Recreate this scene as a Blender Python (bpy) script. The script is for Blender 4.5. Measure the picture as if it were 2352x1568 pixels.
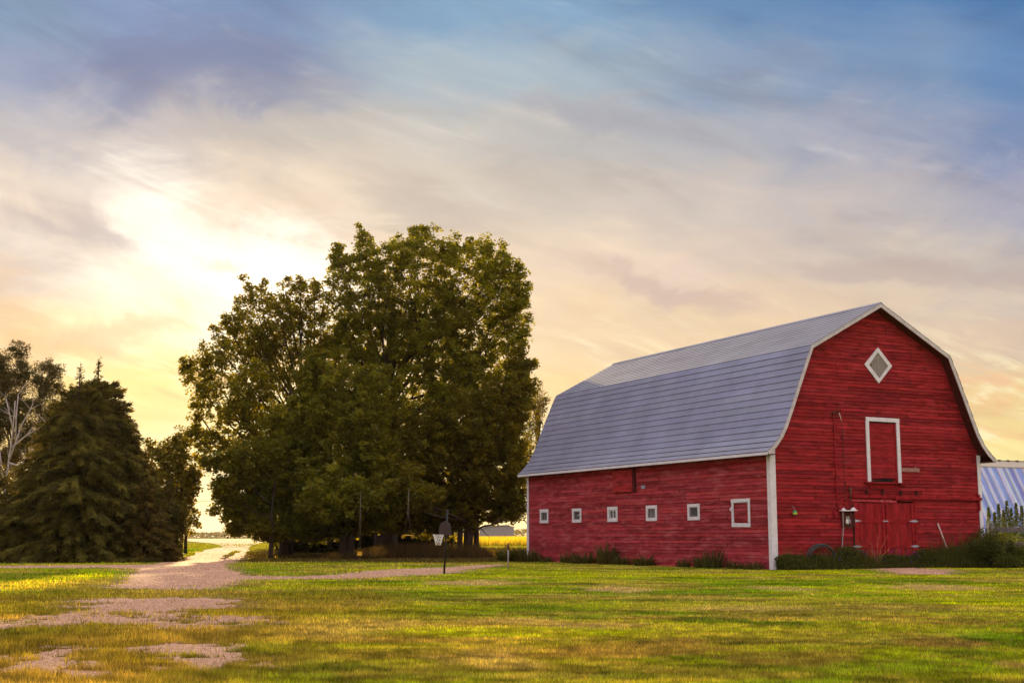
import bpy, math, random
import numpy as np
from mathutils import Vector, Matrix
R = math.radians
scene = bpy.context.scene
for o in list(bpy.data.objects): bpy.data.objects.remove(o)
C = scene.collection
rng = np.random.default_rng(7)
random.seed(7)

# ------------------------------------------------------------------ camera
F = 3000.0; EYE = 1.5; HOR = 1232.0
PITCH = math.atan((HOR - 784) / F)
cam = bpy.data.cameras.new('camera'); camo = bpy.data.objects.new('camera', cam); C.objects.link(camo)
camo.location = (0, 0, EYE); camo.rotation_euler = (math.pi / 2 + PITCH, 0, 0)
cam.sensor_width = 36; cam.lens = F / 2352 * 36; cam.clip_start = 0.1; cam.clip_end = 20000
scene.camera = camo

# ------------------------------------------------------------------ sun + sky
SUN_AZ, SUN_EL = -10.2, 12.0
def sdir(az, el): return Vector((math.sin(R(az)) * math.cos(R(el)), math.cos(R(az)) * math.cos(R(el)), math.sin(R(el))))
sl = bpy.data.lights.new('sun', 'SUN'); sl.energy = 5.0; sl.angle = R(1.2); sl.color = (1.0, 0.74, 0.36)
so = bpy.data.objects.new('sun', sl); C.objects.link(so); so.location = (-20, 60, 60)
so.rotation_euler = sdir(SUN_AZ, SUN_EL).to_track_quat('Z', 'Y').to_euler()

EXPO = 1.35; SKY_GAIN = 2 ** -EXPO; BACK = 1.5
def lin(c): return tuple(((v / 255) / 12.92 if v / 255 <= 0.04045 else ((v / 255 + 0.055) / 1.055) ** 2.4) for v in c)
def pray(px, py):
    x = (px - 1176) / F; u = (784 - py) / F
    return np.array([x, math.cos(PITCH) - u * math.sin(PITCH), math.sin(PITCH) + u * math.cos(PITCH)])
class NG:
    def __init__(s, nt): s.nt = nt
    def n(s, t, **k):
        nd = s.nt.nodes.new(t)
        for a, v in k.items(): setattr(nd, a, v)
        return nd
    def put(s, sock, v):
        if hasattr(v, 'links') or isinstance(v, bpy.types.NodeSocket): s.nt.links.new(v, sock)
        else: sock.default_value = v
    def math(s, op, a, b=0.0, c=0.0, clamp=False):
        nd = s.n('ShaderNodeMath', operation=op, use_clamp=clamp)
        s.put(nd.inputs[0], a); s.put(nd.inputs[1], b); s.put(nd.inputs[2], c); return nd.outputs[0]
    def vmath(s, op, a, b=(0, 0, 0)):
        nd = s.n('ShaderNodeVectorMath', operation=op)
        s.put(nd.inputs[0], a); s.put(nd.inputs[1], b)
        return nd.outputs[1] if op in ('LENGTH', 'DISTANCE', 'DOT_PRODUCT') else nd.outputs[0]
    def mix(s, f, a, b, mode='MIX'):
        nd = s.n('ShaderNodeMix', data_type='RGBA', blend_type=mode)
        s.put(nd.inputs[0], f); s.put(nd.inputs[6], a); s.put(nd.inputs[7], b); return nd.outputs[2]
    def rng(s, v, a, b, c=0.0, d=1.0, smooth=False):
        nd = s.n('ShaderNodeMapRange', interpolation_type='SMOOTHSTEP' if smooth else 'LINEAR')
        for i, x in enumerate((v, a, b, c, d)): s.put(nd.inputs[i], x)
        return nd.outputs[0]
    def noise(s, vec, scale, detail=4, rough=.5, dist=0.0):
        nd = s.n('ShaderNodeTexNoise'); s.put(nd.inputs['Vector'], vec)
        nd.inputs['Scale'].default_value = scale; nd.inputs['Detail'].default_value = detail
        nd.inputs['Roughness'].default_value = rough; nd.inputs['Distortion'].default_value = dist
        return nd
    def xyz(s, x, y, z):
        nd = s.n('ShaderNodeCombineXYZ')
        for i, v in enumerate((x, y, z)): s.put(nd.inputs[i], v)
        return nd.outputs[0]
    def ramp(s, f, stops, interp='LINEAR'):
        nd = s.n('ShaderNodeValToRGB'); e = nd.color_ramp.elements; nd.color_ramp.interpolation = interp
        while len(e) < len(stops): e.new(0.5)
        for i, (p, c) in enumerate(stops): e[i].position = p; e[i].color = (*c, 1) if len(c) == 3 else c
        s.put(nd.inputs[0], f); return nd.outputs[0]

world = bpy.data.worlds.new('World'); scene.world = world; world.use_nodes = True
wn = NG(world.node_tree); world.node_tree.nodes.clear()
tc = wn.n('ShaderNodeTexCoord').outputs['Generated']
sep = wn.n('ShaderNodeSeparateXYZ'); world.node_tree.links.new(tc, sep.inputs[0])
az0 = wn.math('ARCTAN2', sep.outputs[0], sep.outputs[1]); el0 = wn.math('ARCSINE', sep.outputs[2])
wv = wn.noise(wn.xyz(wn.math('MULTIPLY', az0, 1.0), wn.math('MULTIPLY', el0, 2.2), 0.3), 7.0, 6, .6, .8)
wsep = wn.n('ShaderNodeSeparateColor'); world.node_tree.links.new(wv.outputs['Color'], wsep.inputs[0])
az = wn.math('ADD', az0, wn.math('MULTIPLY', wn.math('SUBTRACT', wsep.outputs[0], .5), .16))
el = wn.math('ADD', el0, wn.math('MULTIPLY', wn.math('SUBTRACT', wsep.outputs[1], .5), .085))
eln = wn.rng(el, R(-3), R(30))
YS = (0, 150, 300, 450, 600, 750, 900, 1050, 1200)
COLS = {
 0:    ((126,154,184),(146,158,186),(186,182,186),(226,210,194),(212,198,190),(242,200,152),(253,210,130),(250,214,140),(252,228,160)),
 300:  ((124,148,190),(122,138,176),(180,176,180),(244,232,220),(255,246,232),(255,238,200),(250,224,152),(253,240,178),(255,245,200)),
 600:  ((108,138,180),(112,130,168),(178,174,172),(222,206,190),(255,255,250),(255,255,240),(255,238,190),(255,240,180),(255,245,205)),
 1000: ((122,158,190),(162,178,190),(190,187,183),(206,195,182),(236,212,186),(250,224,184),(250,220,165),(252,226,160),(253,236,180)),
 1300: ((122,158,192),(158,176,190),(184,182,180),(200,190,180),(228,206,184),(236,208,172),(248,214,158),(252,224,158),(252,234,176)),
 1700: ((98,136,178),(136,156,184),(174,176,184),(202,190,182),(216,196,180),(230,202,168),(240,208,154),(250,222,152),(252,234,172)),
 2100: ((88,130,178),(118,146,182),(152,160,183),(184,178,182),(212,198,184),(222,196,170),(238,206,156),(252,226,152),(253,238,184)),
 2352: ((72,118,172),(96,134,180),(124,142,180),(162,162,182),(204,194,186),(212,188,168),(246,216,150),(252,232,158),(253,243,190)),
}
front = None; prev_az = None
for px, cols in COLS.items():
    stops = []
    for y, c in reversed(list(zip(YS, cols))):
        d = pray(px, y); d /= np.linalg.norm(d)
        stops.append(((math.degrees(math.asin(d[2])) + 3) / 33, lin(c)))
    stops.append((1.0, lin(cols[0])))
    r = wn.ramp(eln, stops, 'EASE')
    d = pray(px, 600); a = math.atan2(d[0], d[1])
    front = r if front is None else wn.mix(wn.rng(az, prev_az, a, smooth=True), front, r)
    prev_az = a
# wisps
st = wn.xyz(wn.math('ADD', wn.math('MULTIPLY', az0, 1.0), wn.math('MULTIPLY', el0, .55)), wn.math('ADD', wn.math('MULTIPLY', el0, 3.4), wn.math('MULTIPLY', az0, .8)), 1.7)
n1 = wn.noise(st, 6.0, 8, .58, .55).outputs[0]
n2 = wn.noise(st, 19.0, 6, .62, .6).outputs[0]
wisp = wn.math('ADD', wn.math('MULTIPLY', n1, .75), wn.math('MULTIPLY', n2, .25))
dark = wn.rng(wisp, .52, .32, 0.0, .5, True); lite = wn.rng(wisp, .50, .68, 0.0, .6, True)
pk = wn.math('MULTIPLY', wn.rng(wn.noise(st, 11.0, 5, .55, .9).outputs[0], .50, .66, 0, .75, True), wn.rng(el0, R(10.5), R(5.5), 0, 1, True))
front = wn.mix(pk, front, (*lin((246, 200, 146)), 1))
yl = wn.math('MULTIPLY', wn.rng(n2, .50, .66, 0, .8, True), wn.rng(el0, R(11), R(4), 0, 1, True))
front = wn.mix(yl, front, (*lin((255, 246, 200)), 1))
front = wn.mix(dark, front, wn.mix(1.0, front, (.70, .66, .69, 1), 'MULTIPLY'))
lowf = wn.rng(el0, R(22), R(3))
front = wn.mix(lite, front, wn.mix(1.0, front, wn.mix(lowf, (1.22, 1.18, 1.12, 1), (1.22, 1.19, 1.18, 1)), 'MULTIPLY'))
# glow of the veiled sun
def blob(a_, e_, ra, re, tilt):
    u = wn.math('SUBTRACT', az, R(a_)); v = wn.math('SUBTRACT', el, R(e_)); ct, st_ = math.cos(R(tilt)), math.sin(R(tilt))
    p = wn.math('DIVIDE', wn.math('ADD', wn.math('MULTIPLY', u, ct), wn.math('MULTIPLY', v, st_)), R(ra)); q = wn.math('DIVIDE', wn.math('SUBTRACT', wn.math('MULTIPLY', v, ct), wn.math('MULTIPLY', u, st_)), R(re))
    return wn.math('EXPONENT', wn.math('MULTIPLY', wn.math('ADD', wn.math('MULTIPLY', p, p), wn.math('MULTIPLY', q, q)), -1.0))
nz3 = wn.noise(st, 9.0, 7, .6, .7).outputs[0]
opening = wn.math('ADD', wn.math('MAXIMUM', blob(-10.8, 11.2, 5.8, 2.4, -8), wn.math('MULTIPLY', blob(-15.0, 13.0, 4.6, 2.4, -18), .8)), wn.math('MULTIPLY', wn.math('SUBTRACT', nz3, .5), 1.5))
front = wn.mix(wn.rng(opening, .10, 1.1, 0, 1, True), front, (1.14, 1.07, .94, 1))
halo = blob(-12, 9.0, 9.5, 7.0, -15)
front = wn.mix(1.0, front, wn.mix(halo, (0, 0, 0, 1), (.17, .085, .0, 1)), 'ADD')
for (a_, e_, ra, re, tl, c_, k_) in ((-3.6, 14.0, 5.5, 1.3, -20, (182, 170, 162), .5), (7.5, 10.6, 6.0, .7, -14, (205, 180, 168), .7), (16.5, 11.0, 5.0, .9, -6, (188, 166, 160), .6), (-19.5, 13.2, 3.0, 1.6, -15, (184, 170, 172), .7), (-15.5, 19.5, 5.5, 2.0, 10, (112, 122, 158), .55), (3.5, 18.2, 5.0, 1.0, -8, (150, 152, 170), .5), (-5.0, 9.5, 3.0, .5, -25, (216, 178, 150), .5), (-12.4, 11.7, 1.6, .5, 10, (246, 214, 188), .5), (18.5, 6.6, 4.5, .5, 10, (240, 190, 150), .6), (-17.5, 8.6, 4.0, .7, 12, (240, 190, 150), .55)):
    f_ = wn.rng(wn.math('ADD', blob(a_, e_, ra, re, tl), wn.math('MULTIPLY', wn.math('SUBTRACT', nz3, .5), 1.1)), .25, .95, 0, k_, True)
    front = wn.mix(f_, front, (*lin(c_), 1))
# overhead and behind: unseen sky, brightened as fill for the shaded sides of things
hi = wn.rng(el0, R(26), R(55), 0, 1, True)
col = wn.mix(hi, front, (1.12 * BACK, 1.03 * BACK, 1.0 * BACK, 1))
bk = wn.rng(wn.math('ABSOLUTE', az0), R(50), R(95), 0, 1, True)
backc = wn.mix(wn.rng(el0, 0, R(60)), (.78 * BACK, .64 * BACK, .60 * BACK, 1), (1.12 * BACK, 1.03 * BACK, 1.06 * BACK, 1))
backc = wn.mix(wn.rng(wisp, .35, .65, 0, .5), backc, wn.mix(1.0, backc, (.75, .78, .85, 1), 'MULTIPLY'))
side = wn.math('MULTIPLY', wn.rng(az0, R(-25), R(-42), 0, 1, True), wn.rng(az0, R(-120), R(-95), 0, 1, True))
col = wn.mix(wn.math('MULTIPLY', bk, 1.0), col, backc)
col = wn.mix(wn.math('MULTIPLY', side, .8), col, wn.mix(wn.rng(el0, R(5), R(50)), (.62, .52, .60, 1), (.50, .56, .86, 1)))  # unseen left sky tinted lavender-blue for the roof to reflect
nish = wn.n('ShaderNodeTexSky', sky_type='NISHITA', sun_disc=False, sun_elevation=R(SUN_EL), sun_rotation=R(SUN_AZ))
col = wn.mix(1.0, col, wn.mix(1.0, nish.outputs[0], (.004, .004, .004, 1), 'MULTIPLY'), 'ADD')
bg = wn.n('ShaderNodeBackground'); wn.put(bg.inputs[0], col); bg.inputs[1].default_value = SKY_GAIN
wo = wn.n('ShaderNodeOutputWorld'); world.node_tree.links.new(bg.outputs[0], wo.inputs[0])
scene.view_settings.view_transform = 'Standard'; scene.view_settings.look = 'None'
scene.view_settings.exposure = EXPO; scene.view_settings.gamma = 1.0
scene.cycles.max_bounces = 6; scene.cycles.diffuse_bounces = 3; scene.cycles.transmission_bounces = 3; scene.cycles.volume_bounces = 0
scene.cycles.use_denoising = True

# ------------------------------------------------------------------ materials
def mat(name, base=(.5, .5, .5), rough=.7, metal=0.0, attr=None, noise=None, bump=None, stretch=(1, 1, 1), trans=None, spec=.3, stain=None, stain2=None):
    """base x attribute tint x noise; noise=(scale, amount); stain=(scale, colour, lo, hi); bump=(scale, strength)"""
    m = bpy.data.materials.new(name); m.use_nodes = True; nt = m.node_tree; nt.nodes.clear(); g = NG(nt)
    oc = g.n('ShaderNodeTexCoord').outputs['Object']; v = g.vmath('MULTIPLY', oc, stretch)
    if attr:
        a = g.n('ShaderNodeAttribute', attribute_name=attr).outputs['Color']
        c = g.mix(1.0, (*base, 1), a, 'MULTIPLY')
    else: c = g.mix(0.0, (*base, 1), (*base, 1))
    if noise:
        n = g.noise(v, noise[0], 6, .6).outputs[0]
        k = g.rng(n, .3, .7, 1 - noise[1], 1 + noise[1])
        c = g.mix(1.0, c, g.xyz(k, k, k), 'MULTIPLY')
    if stain:
        n = g.noise(g.vmath('ADD', v, (7.3, 1.1, 4.2)), stain[0], 7, .65).outputs[0]
        c = g.mix(g.rng(n, stain[2], stain[3], 0, 1, True), c, (*stain[1], 1))
    if stain2:
        n = g.noise(g.vmath('ADD', v, (17.3, 5.1, 9.2)), stain2[0], 7, .65).outputs[0]
        c = g.mix(g.rng(n, stain2[2], stain2[3], 0, stain2[4], True), c, (*stain2[1], 1))
    b = g.n('ShaderNodeBsdfPrincipled'); g.put(b.inputs['Base Color'], c)
    b.inputs['Roughness'].default_value = rough; b.inputs['Metallic'].default_value = metal
    b.inputs['Specular IOR Level'].default_value = spec
    out = g.n('ShaderNodeOutputMaterial'); res = b.outputs[0]
    if bump:
        n = g.noise(v, bump[0], 6, .6).outputs[0]; bp = g.n('ShaderNodeBump')
        bp.inputs['Strength'].default_value = bump[1]; bp.inputs['Distance'].default_value = .03
        nt.links.new(n, bp.inputs['Height']); nt.links.new(bp.outputs[0], b.inputs['Normal'])
    if trans:
        t = g.n('ShaderNodeBsdfTranslucent'); g.put(t.inputs[0], g.mix(1.0, c, (*trans[1], 1), 'MULTIPLY'))
        mx = g.n('ShaderNodeMixShader'); mx.inputs[0].default_value = trans[0]
        nt.links.new(res, mx.inputs[1]); nt.links.new(t.outputs[0], mx.inputs[2]); res = mx.outputs[0]
    nt.links.new(res, out.inputs[0]); return m

M = {}
M['siding'] = mat('red_siding', (.265, .019, .022), .75, attr='tone', noise=(1.4, .34), bump=(9, .5), stretch=(1, 1, 5), stain=(1.1, (.11, .010, .010), .50, .72), stain2=(.7, (.36, .05, .05), .52, .74, .5), spec=.04)
M['siding_side'] = mat('lit_faded_red_siding', (.31, .034, .040), .75, attr='tone', noise=(1.4, .30), bump=(9, .5), stretch=(1, 1, 5), stain=(1.1, (.12, .014, .014), .52, .74), stain2=(.7, (.42, .10, .10), .46, .70, .7), spec=.04)  # pinker than the gable: light from the left put in, besides faded patches
M['siding_v'] = mat('red_door_board', (.27, .017, .022), .75, attr='tone', noise=(2.2, .3), bump=(9, .5), stretch=(5, 5, .8), stain=(1.3, (.09, .012, .01), .50, .72), spec=.04)
M['red_trim'] = mat('red_trim', (.25, .014, .018), .7, spec=.04, noise=(3, .3), stain=(3, (.08, .01, .01), .52, .70))
M['dark_red'] = mat('dark_red_wood', (.06, .008, .007), .8, noise=(4, .3))
M['white'] = mat('white_paint', (.62, .585, .62), .6, noise=(4, .12), bump=(25, .3), stain=(9, (.33, .27, .26), .60, .70))
M['rake'] = mat('weathered_white_rake', (.47, .43, .43), .65, noise=(4, .2), stain=(4, (.3, .27, .27), .55, .7))
M['roof'] = mat('painted_metal_roof', (.29, .28, .335), .46, metal=.72, attr='tone', noise=(.45, .17), spec=.5, stain=(14, (.28, .28, .34), .67, .74))
M['graywood'] = mat('weathered_gray_wood', (.21, .185, .17), .85, noise=(3, .35), stretch=(9, 9, 1), stain=(4, (.42, .32, .17), .58, .72))
M['oldwood'] = mat('old_fence_wood', (.12, .10, .10), .85, noise=(5, .4), stretch=(1, 1, 4))
M['black'] = mat('black_void', (.004, .004, .004), .9)
M['blackpaint'] = mat('black_paint', (.012, .011, .011), .5)
M['rubber'] = mat('black_hose_rubber', (.02, .02, .022), .35, spec=.5)
M['glass'] = mat('dirty_glass', (.07, .07, .075), .12, noise=(5, .4), spec=.6)
M['steel'] = mat('galvanised_steel', (.34, .38, .46), .45, metal=.5, noise=(8, .2))
M['rust'] = mat('rusty_iron', (.09, .035, .02), .8, noise=(20, .4))
M['cream'] = mat('cream_plastic', (.6, .58, .5), .5)
M['yellow'] = mat('yellow_plastic', (.62, .36, .02), .45)
M['rope'] = mat('swing_rope', (.14, .11, .07), .8)
M['greenp'] = mat('green_plastic', (.03, .28, .16), .4)
M['lime'] = mat('lime_label', (.35, .5, .05), .5)
M['net'] = mat('white_net_cord', (.8, .78, .74), .8)
M['shed'] = mat('shed_panel', (1, 1, 1), .45, metal=.1, attr='tone', noise=(.6, .2), stretch=(3, 3, .25), spec=.5)
M['tan'] = mat('tan_ridge_cap', (.42, .36, .28), .5)
M['grayfar'] = mat('far_gray_metal', (.22, .20, .21), .7, noise=(1, .1))
M['concrete'] = mat('pale_concrete', (.40, .34, .32), .9, noise=(3, .3), bump=(20, .4), stain=(2, (.16, .14, .07), .58, .68))
M['bark'] = mat('brown_bark', (.038, .024, .015), .9, noise=(3, .4), stretch=(4, 4, .6), bump=(12, .8))
M['birch'] = mat('pale_dead_bark', (.36, .30, .28), .8, noise=(4, .35))
M['leaf'] = mat('broad_leaf', (1, 1, 1), .55, attr='tone', trans=(.5, (1.9, 1.45, .2)), spec=.10)
M['needle'] = mat('spruce_needle', (1, 1, 1), .6, attr='tone', trans=(.25, (1.7, 1.2, .2)), spec=.08)
M['blade'] = mat('grass_blade', (1, 1, 1), .6, attr='tone', trans=(.45, (1.8, 1.6, .3)), spec=.03)
M['weed'] = mat('weed_leaf', (1, 1, 1), .6, attr='tone', trans=(.35, (1.5, 1.4, .3)), spec=.05)
M['flower'] = mat('purple_petal', (.12, .05, .35), .6)
M['turf'] = mat('turf_soil', (1, 1, 1), 1.0, attr='tone', noise=(5.5, .30), bump=(7, .9), spec=0)
M['gravel'] = mat('pink_gravel', (1, 1, 1), .95, attr='tone', noise=(9, .30), bump=(14, 1.0), spec=.1, stain=(26, (.18, .115, .085), .60, .70))

# ------------------------------------------------------------------ object helpers
def tag(o, label, cat, group=None, kind=None):
    if label: o['label'] = label
    if cat: o['category'] = cat
    if group: o['group'] = group
    if kind: o['kind'] = kind
    return o
def thing(name, label, cat, loc=(0, 0, 0), rz=0.0, group=None):
    o = bpy.data.objects.new(name, None); C.objects.link(o); o.empty_display_size = .3
    o.location = loc; o.rotation_euler = (0, 0, rz); return tag(o, label, cat, group)
def np_mesh(name, V, Fc, m, parent=None, tone=None, smooth=False):
    """V (n,3), Fc (k,q) equal-size faces"""
    me = bpy.data.meshes.new(name); V = np.asarray(V, np.float32); Fc = np.asarray(Fc, np.int32)
    k, q = Fc.shape
    me.vertices.add(len(V)); me.vertices.foreach_set('co', V.ravel())
    me.loops.add(k * q); me.loops.foreach_set('vertex_index', Fc.ravel())
    me.polygons.add(k); me.polygons.foreach_set('loop_start', np.arange(0, k * q, q, dtype=np.int32))
    try: me.polygons.foreach_set('loop_total', np.full(k, q, np.int32))
    except Exception: pass
    if smooth: me.polygons.foreach_set('use_smooth', np.ones(k, bool))
    if tone is not None:
        a = me.attributes.new('tone', 'FLOAT_COLOR', 'POINT')
        t = np.ones((len(V), 4), np.float32); t[:, :3] = tone; a.data.foreach_set('color', t.ravel())
    me.materials.append(m); me.update(); me.validate()
    o = bpy.data.objects.new(name, me); C.objects.link(o)
    if parent is not None: o.parent = parent
    return o
class MB:
    def __init__(s): s.v = []; s.f = []; s.t = []; s.sm = []
    def add(s, vs, fs, tone=(1, 1, 1), smooth=False):
        b = len(s.v); s.v += [tuple(v) for v in vs]; s.f += [tuple(i + b for i in f) for f in fs]
        s.t += [tone] * len(vs); s.sm += [smooth] * len(fs); return s
    def box(s, x0, y0, z0, x1, y1, z1, tone=(1, 1, 1), rot=None):
        vs = [(x, y, z) for z in (z0, z1) for y in (y0, y1) for x in (x0, x1)]
        if rot is not None:
            ax, an = rot; c = Vector(((x0 + x1) / 2, (y0 + y1) / 2, (z0 + z1) / 2)); m = Matrix.Rotation(an, 3, ax)
            vs = [tuple(m @ (Vector(v) - c) + c) for v in vs]
        return s.add(vs, [(0, 2, 3, 1), (4, 5, 7, 6), (0, 1, 5, 4), (1, 3, 7, 5), (3, 2, 6, 7), (2, 0, 4, 6)], tone)
    def tube(s, pts, rad, n=8, tone=(1, 1, 1), cap=True, closed=False):
        pts = [Vector(p) for p in pts]; k = len(pts)
        if not hasattr(rad, '__len__'): rad = [rad] * k
        vs = []; up = None
        for i, p in enumerate(pts):
            if closed: d = (pts[(i + 1) % k] - pts[i - 1]).normalized()
            else: d = (pts[min(i + 1, k - 1)] - pts[max(i - 1, 0)]).normalized()
            if up is None: up = Vector((0, 0, 1)) if abs(d.z) < .9 else Vector((1, 0, 0))
            a = d.cross(up).normalized(); b = a.cross(d).normalized(); up = b
            for j in range(n):
                q = 2 * math.pi * j / n; vs.append(p + (a * math.cos(q) + b * math.sin(q)) * rad[i])
        fs = []
        for i in range(k if closed else k - 1):
            i2 = (i + 1) % k
            for j in range(n): fs.append((i * n + j, i * n + (j + 1) % n, i2 * n + (j + 1) % n, i2 * n + j))
        if cap and not closed: fs.append(tuple(range(n - 1, -1, -1))); fs.append(tuple(range((k - 1) * n, k * n)))
        return s.add(vs, fs, tone, True)
    def lathe(s, c, prof, n=16, tone=(1, 1, 1)):
        return s.tube([(c[0], c[1], c[2] + z) for r, z in prof], [max(r, 1e-4) for r, z in prof], n, tone)
    def prism(s, poly, axis, a0, a1, tone=(1, 1, 1)):
        """poly of 2-D points; axis 'y' -> points are (x,z) extruded y a0..a1; 'x' -> (y,z); 'z' -> (x,y)"""
        def P(p, a): return {'y': (p[0], a, p[1]), 'x': (a, p[0], p[1]), 'z': (p[0], p[1], a)}[axis]
        n = len(poly); vs = [P(p, a0) for p in poly] + [P(p, a1) for p in poly]
        fs = [tuple(range(n)), tuple(range(2 * n - 1, n - 1, -1))] + [(i, i + n, (i + 1) % n + n, (i + 1) % n) for i in range(n)]
        return s.add(vs, fs, tone)
    def obj(s, name, m, parent=None, bevel=0.0):
        me = bpy.data.meshes.new(name); me.from_pydata(s.v, [], s.f)
        a = me.attributes.new('tone', 'FLOAT_COLOR', 'POINT')
        t = np.ones((len(s.v), 4), np.float32); t[:, :3] = np.array(s.t, np.float32).reshape(-1, 3); a.data.foreach_set('color', t.ravel())
        me.polygons.foreach_set('use_smooth', np.array(s.sm, bool)); me.materials.append(m); me.update()
        o = bpy.data.objects.new(name, me); C.objects.link(o)
        if parent is not None: o.parent = parent
        if bevel:
            b = o.modifiers.new('bevel', 'BEVEL'); b.width = bevel; b.segments = 2; b.limit_method = 'ANGLE'
        return o
def copy_tree(o, parent=None):
    c = o.copy(); C.objects.link(c)
    if parent is not None: c.parent = parent
    for ch in list(o.children): copy_tree(ch, c)
    return c

# value noise in numpy, for terrain and turf tones
_tab = rng.random((256, 256))
def vnoise(x, y, s):
    x = np.asarray(x, float) * s + 1000; y = np.asarray(y, float) * s + 1000
    xi = np.floor(x).astype(int); yi = np.floor(y).astype(int); fx = x - xi; fy = y - yi
    fx = fx * fx * (3 - 2 * fx); fy = fy * fy * (3 - 2 * fy)
    T = lambda a, b: _tab[a % 256, b % 256]
    return (T(xi, yi) * (1 - fx) + T(xi + 1, yi) * fx) * (1 - fy) + (T(xi, yi + 1) * (1 - fx) + T(xi + 1, yi + 1) * fx) * fy
def fbm(x, y, s, o=4):
    r = 0; a = .5; n = 0
    for i in range(o): r = r + a * vnoise(np.asarray(x) + 17.3 * i, np.asarray(y) - 9.1 * i, s * 2 ** i); n += a; a *= .5
    return r / n
def sst(x, a, b):
    t = np.clip((np.asarray(x, float) - a) / (b - a), 0, 1); return t * t * (3 - 2 * t)
def hgt(x, y):
    x = np.asarray(x, float); y = np.asarray(y, float)
    return .5 * sst(y, 84, 122) + .05 * (fbm(x, y, .12, 2) - .5) * sst(np.hypot(x, y), 5, 15) * (1 - sst(y, 60, 90) * .0)
def gpt(px, py):
    """ground point under a pixel of the 2352-wide photograph"""
    r = pray(px, py); k = EYE / max(-r[2], 1e-5)
    for _ in range(30):
        z = float(hgt(r[0] * k, r[1] * k)); k = k * .5 + .5 * (EYE - z) / -r[2]
    return r[0] * k, r[1] * k
def at(px, py, d):
    """point at depth y=d seen at a pixel"""
    r = pray(px, py); k = d / r[1]; return np.array([r[0] * k, d, EYE + r[2] * k])

# ------------------------------------------------------------------ ground
def PG(*pts): return np.array([gpt(*p) for p in pts])
GRAVEL = [
 PG((452,1270),(486,1259.5),(510,1256.6),(574,1256.6),(566,1266),(560,1276),(543,1286),(520,1296),(530,1310),(575,1322),(690,1324),(781,1319),(820,1313),(878,1308),(960,1305),(1035,1302),(1093,1298),(1152,1295),
    (1152,1297.5),(1093,1304),(1044,1313),(976,1320),(878,1325),(781,1329),(690,1329),(560,1331),(540,1340),(460,1353),(340,1352),(268,1350),(300,1325),(318,1306),(246,1303),(0,1304),(-80,1304),(-80,1299),(0,1299),(246,1297),(350,1296),(400,1288)),
 PG((0,1422),(86,1414),(150,1412),(206,1404),(220,1385),(236,1373),(330,1378),(400,1372),(516,1371),(522,1386),(430,1406),(516,1412),(630,1415),(600,1428),(559,1432),(430,1441),(258,1438),(0,1445),(-120,1452),(-120,1426)),
 PG((65,1500),(110,1487),(180,1490),(176,1510),(158,1528),(165,1548),(108,1552),(112,1526)),
 PG((375,1486),(430,1482),(500,1490),(575,1502),(560,1520),(512,1538),(440,1530),(398,1512)),
 PG((2000,1303),(2090,1301),(2110,1306),(2185,1308),(2170,1319),(2060,1317),(2040,1310)),
]
HOLES = [PG((502,1284),(512,1276),(528,1268),(548,1263),(552,1266),(534,1276),(520,1285)),]
def sdist(P, poly):
    """signed distance, positive inside"""
    x, y = P[:, 0], P[:, 1]; inside = np.zeros(len(P), bool); dm = np.full(len(P), 1e9); n = len(poly)
    for i in range(n):
        a = poly[i]; b = poly[(i + 1) % n]; e = b - a
        w = P - a; t = np.clip((w @ e) / max(e @ e, 1e-9), 0, 1); dm = np.minimum(dm, np.hypot(w[:, 0] - e[0] * t, w[:, 1] - e[1] * t))
        c = ((a[1] > y) != (b[1] > y)) & (x < (b[0] - a[0]) * (y - a[1]) / ((b[1] - a[1]) or 1e-9) + a[0]); inside ^= c
    return np.where(inside, dm, -dm)
def gravel_amount(x, y):
    P = np.stack([x, y], 1); m = np.full(len(P), -1e9)
    for g in GRAVEL: m = np.maximum(m, sdist(P, g))
    for g in HOLES: m = np.minimum(m, -sdist(P, g))
    d = np.hypot(x, y)
    nz = (fbm(x, y, .9, 4) - .5) * 1.9 + (fbm(x + 9, y, 3.6, 3) - .5) * 1.5
    return np.clip(m, -2, .50) + np.where(d < 23, .22, 0) + nz * np.where(d < 45, 1.0, .5)
def _pt(px, py, rx, ry, c, k):
    x, y = gpt(px, py); return (x, y, rx / F * y, ry * y * y / 4500, np.array(c), k)
ST, BR, DG = (.46, .32, .12), (.26, .165, .045), (.05, .10, .006)
PATCH = [_pt(*a) for a in ((1100, 1337, 110, 6, ST, .85), (1420, 1352, 75, 8, ST, .8), (1010, 1338, 50, 4, ST, .7), (1790, 1350, 65, 6, ST, .6), (2150, 1347, 120, 5, ST, .75), (2325, 1526, 50, 8, ST, .8),
  (1180, 1425, 130, 8, ST, .55), (1330, 1436, 160, 8, ST, .55), (1700, 1395, 160, 7, ST, .45), (2160, 1475, 130, 14, BR, .7), (1500, 1490, 230, 24, BR, .75), (1130, 1515, 130, 28, ST, .55), (820, 1440, 150, 20, ST, .45), (1800, 1510, 200, 18, BR, .6),
  (1640, 1424, 90, 8, DG, .8), (1250, 1395, 90, 8, DG, .6), (1780, 1432, 90, 5, DG, .8), (2230, 1500, 100, 8, DG, .6), (60, 1322, 120, 8, DG, .5))]
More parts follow.
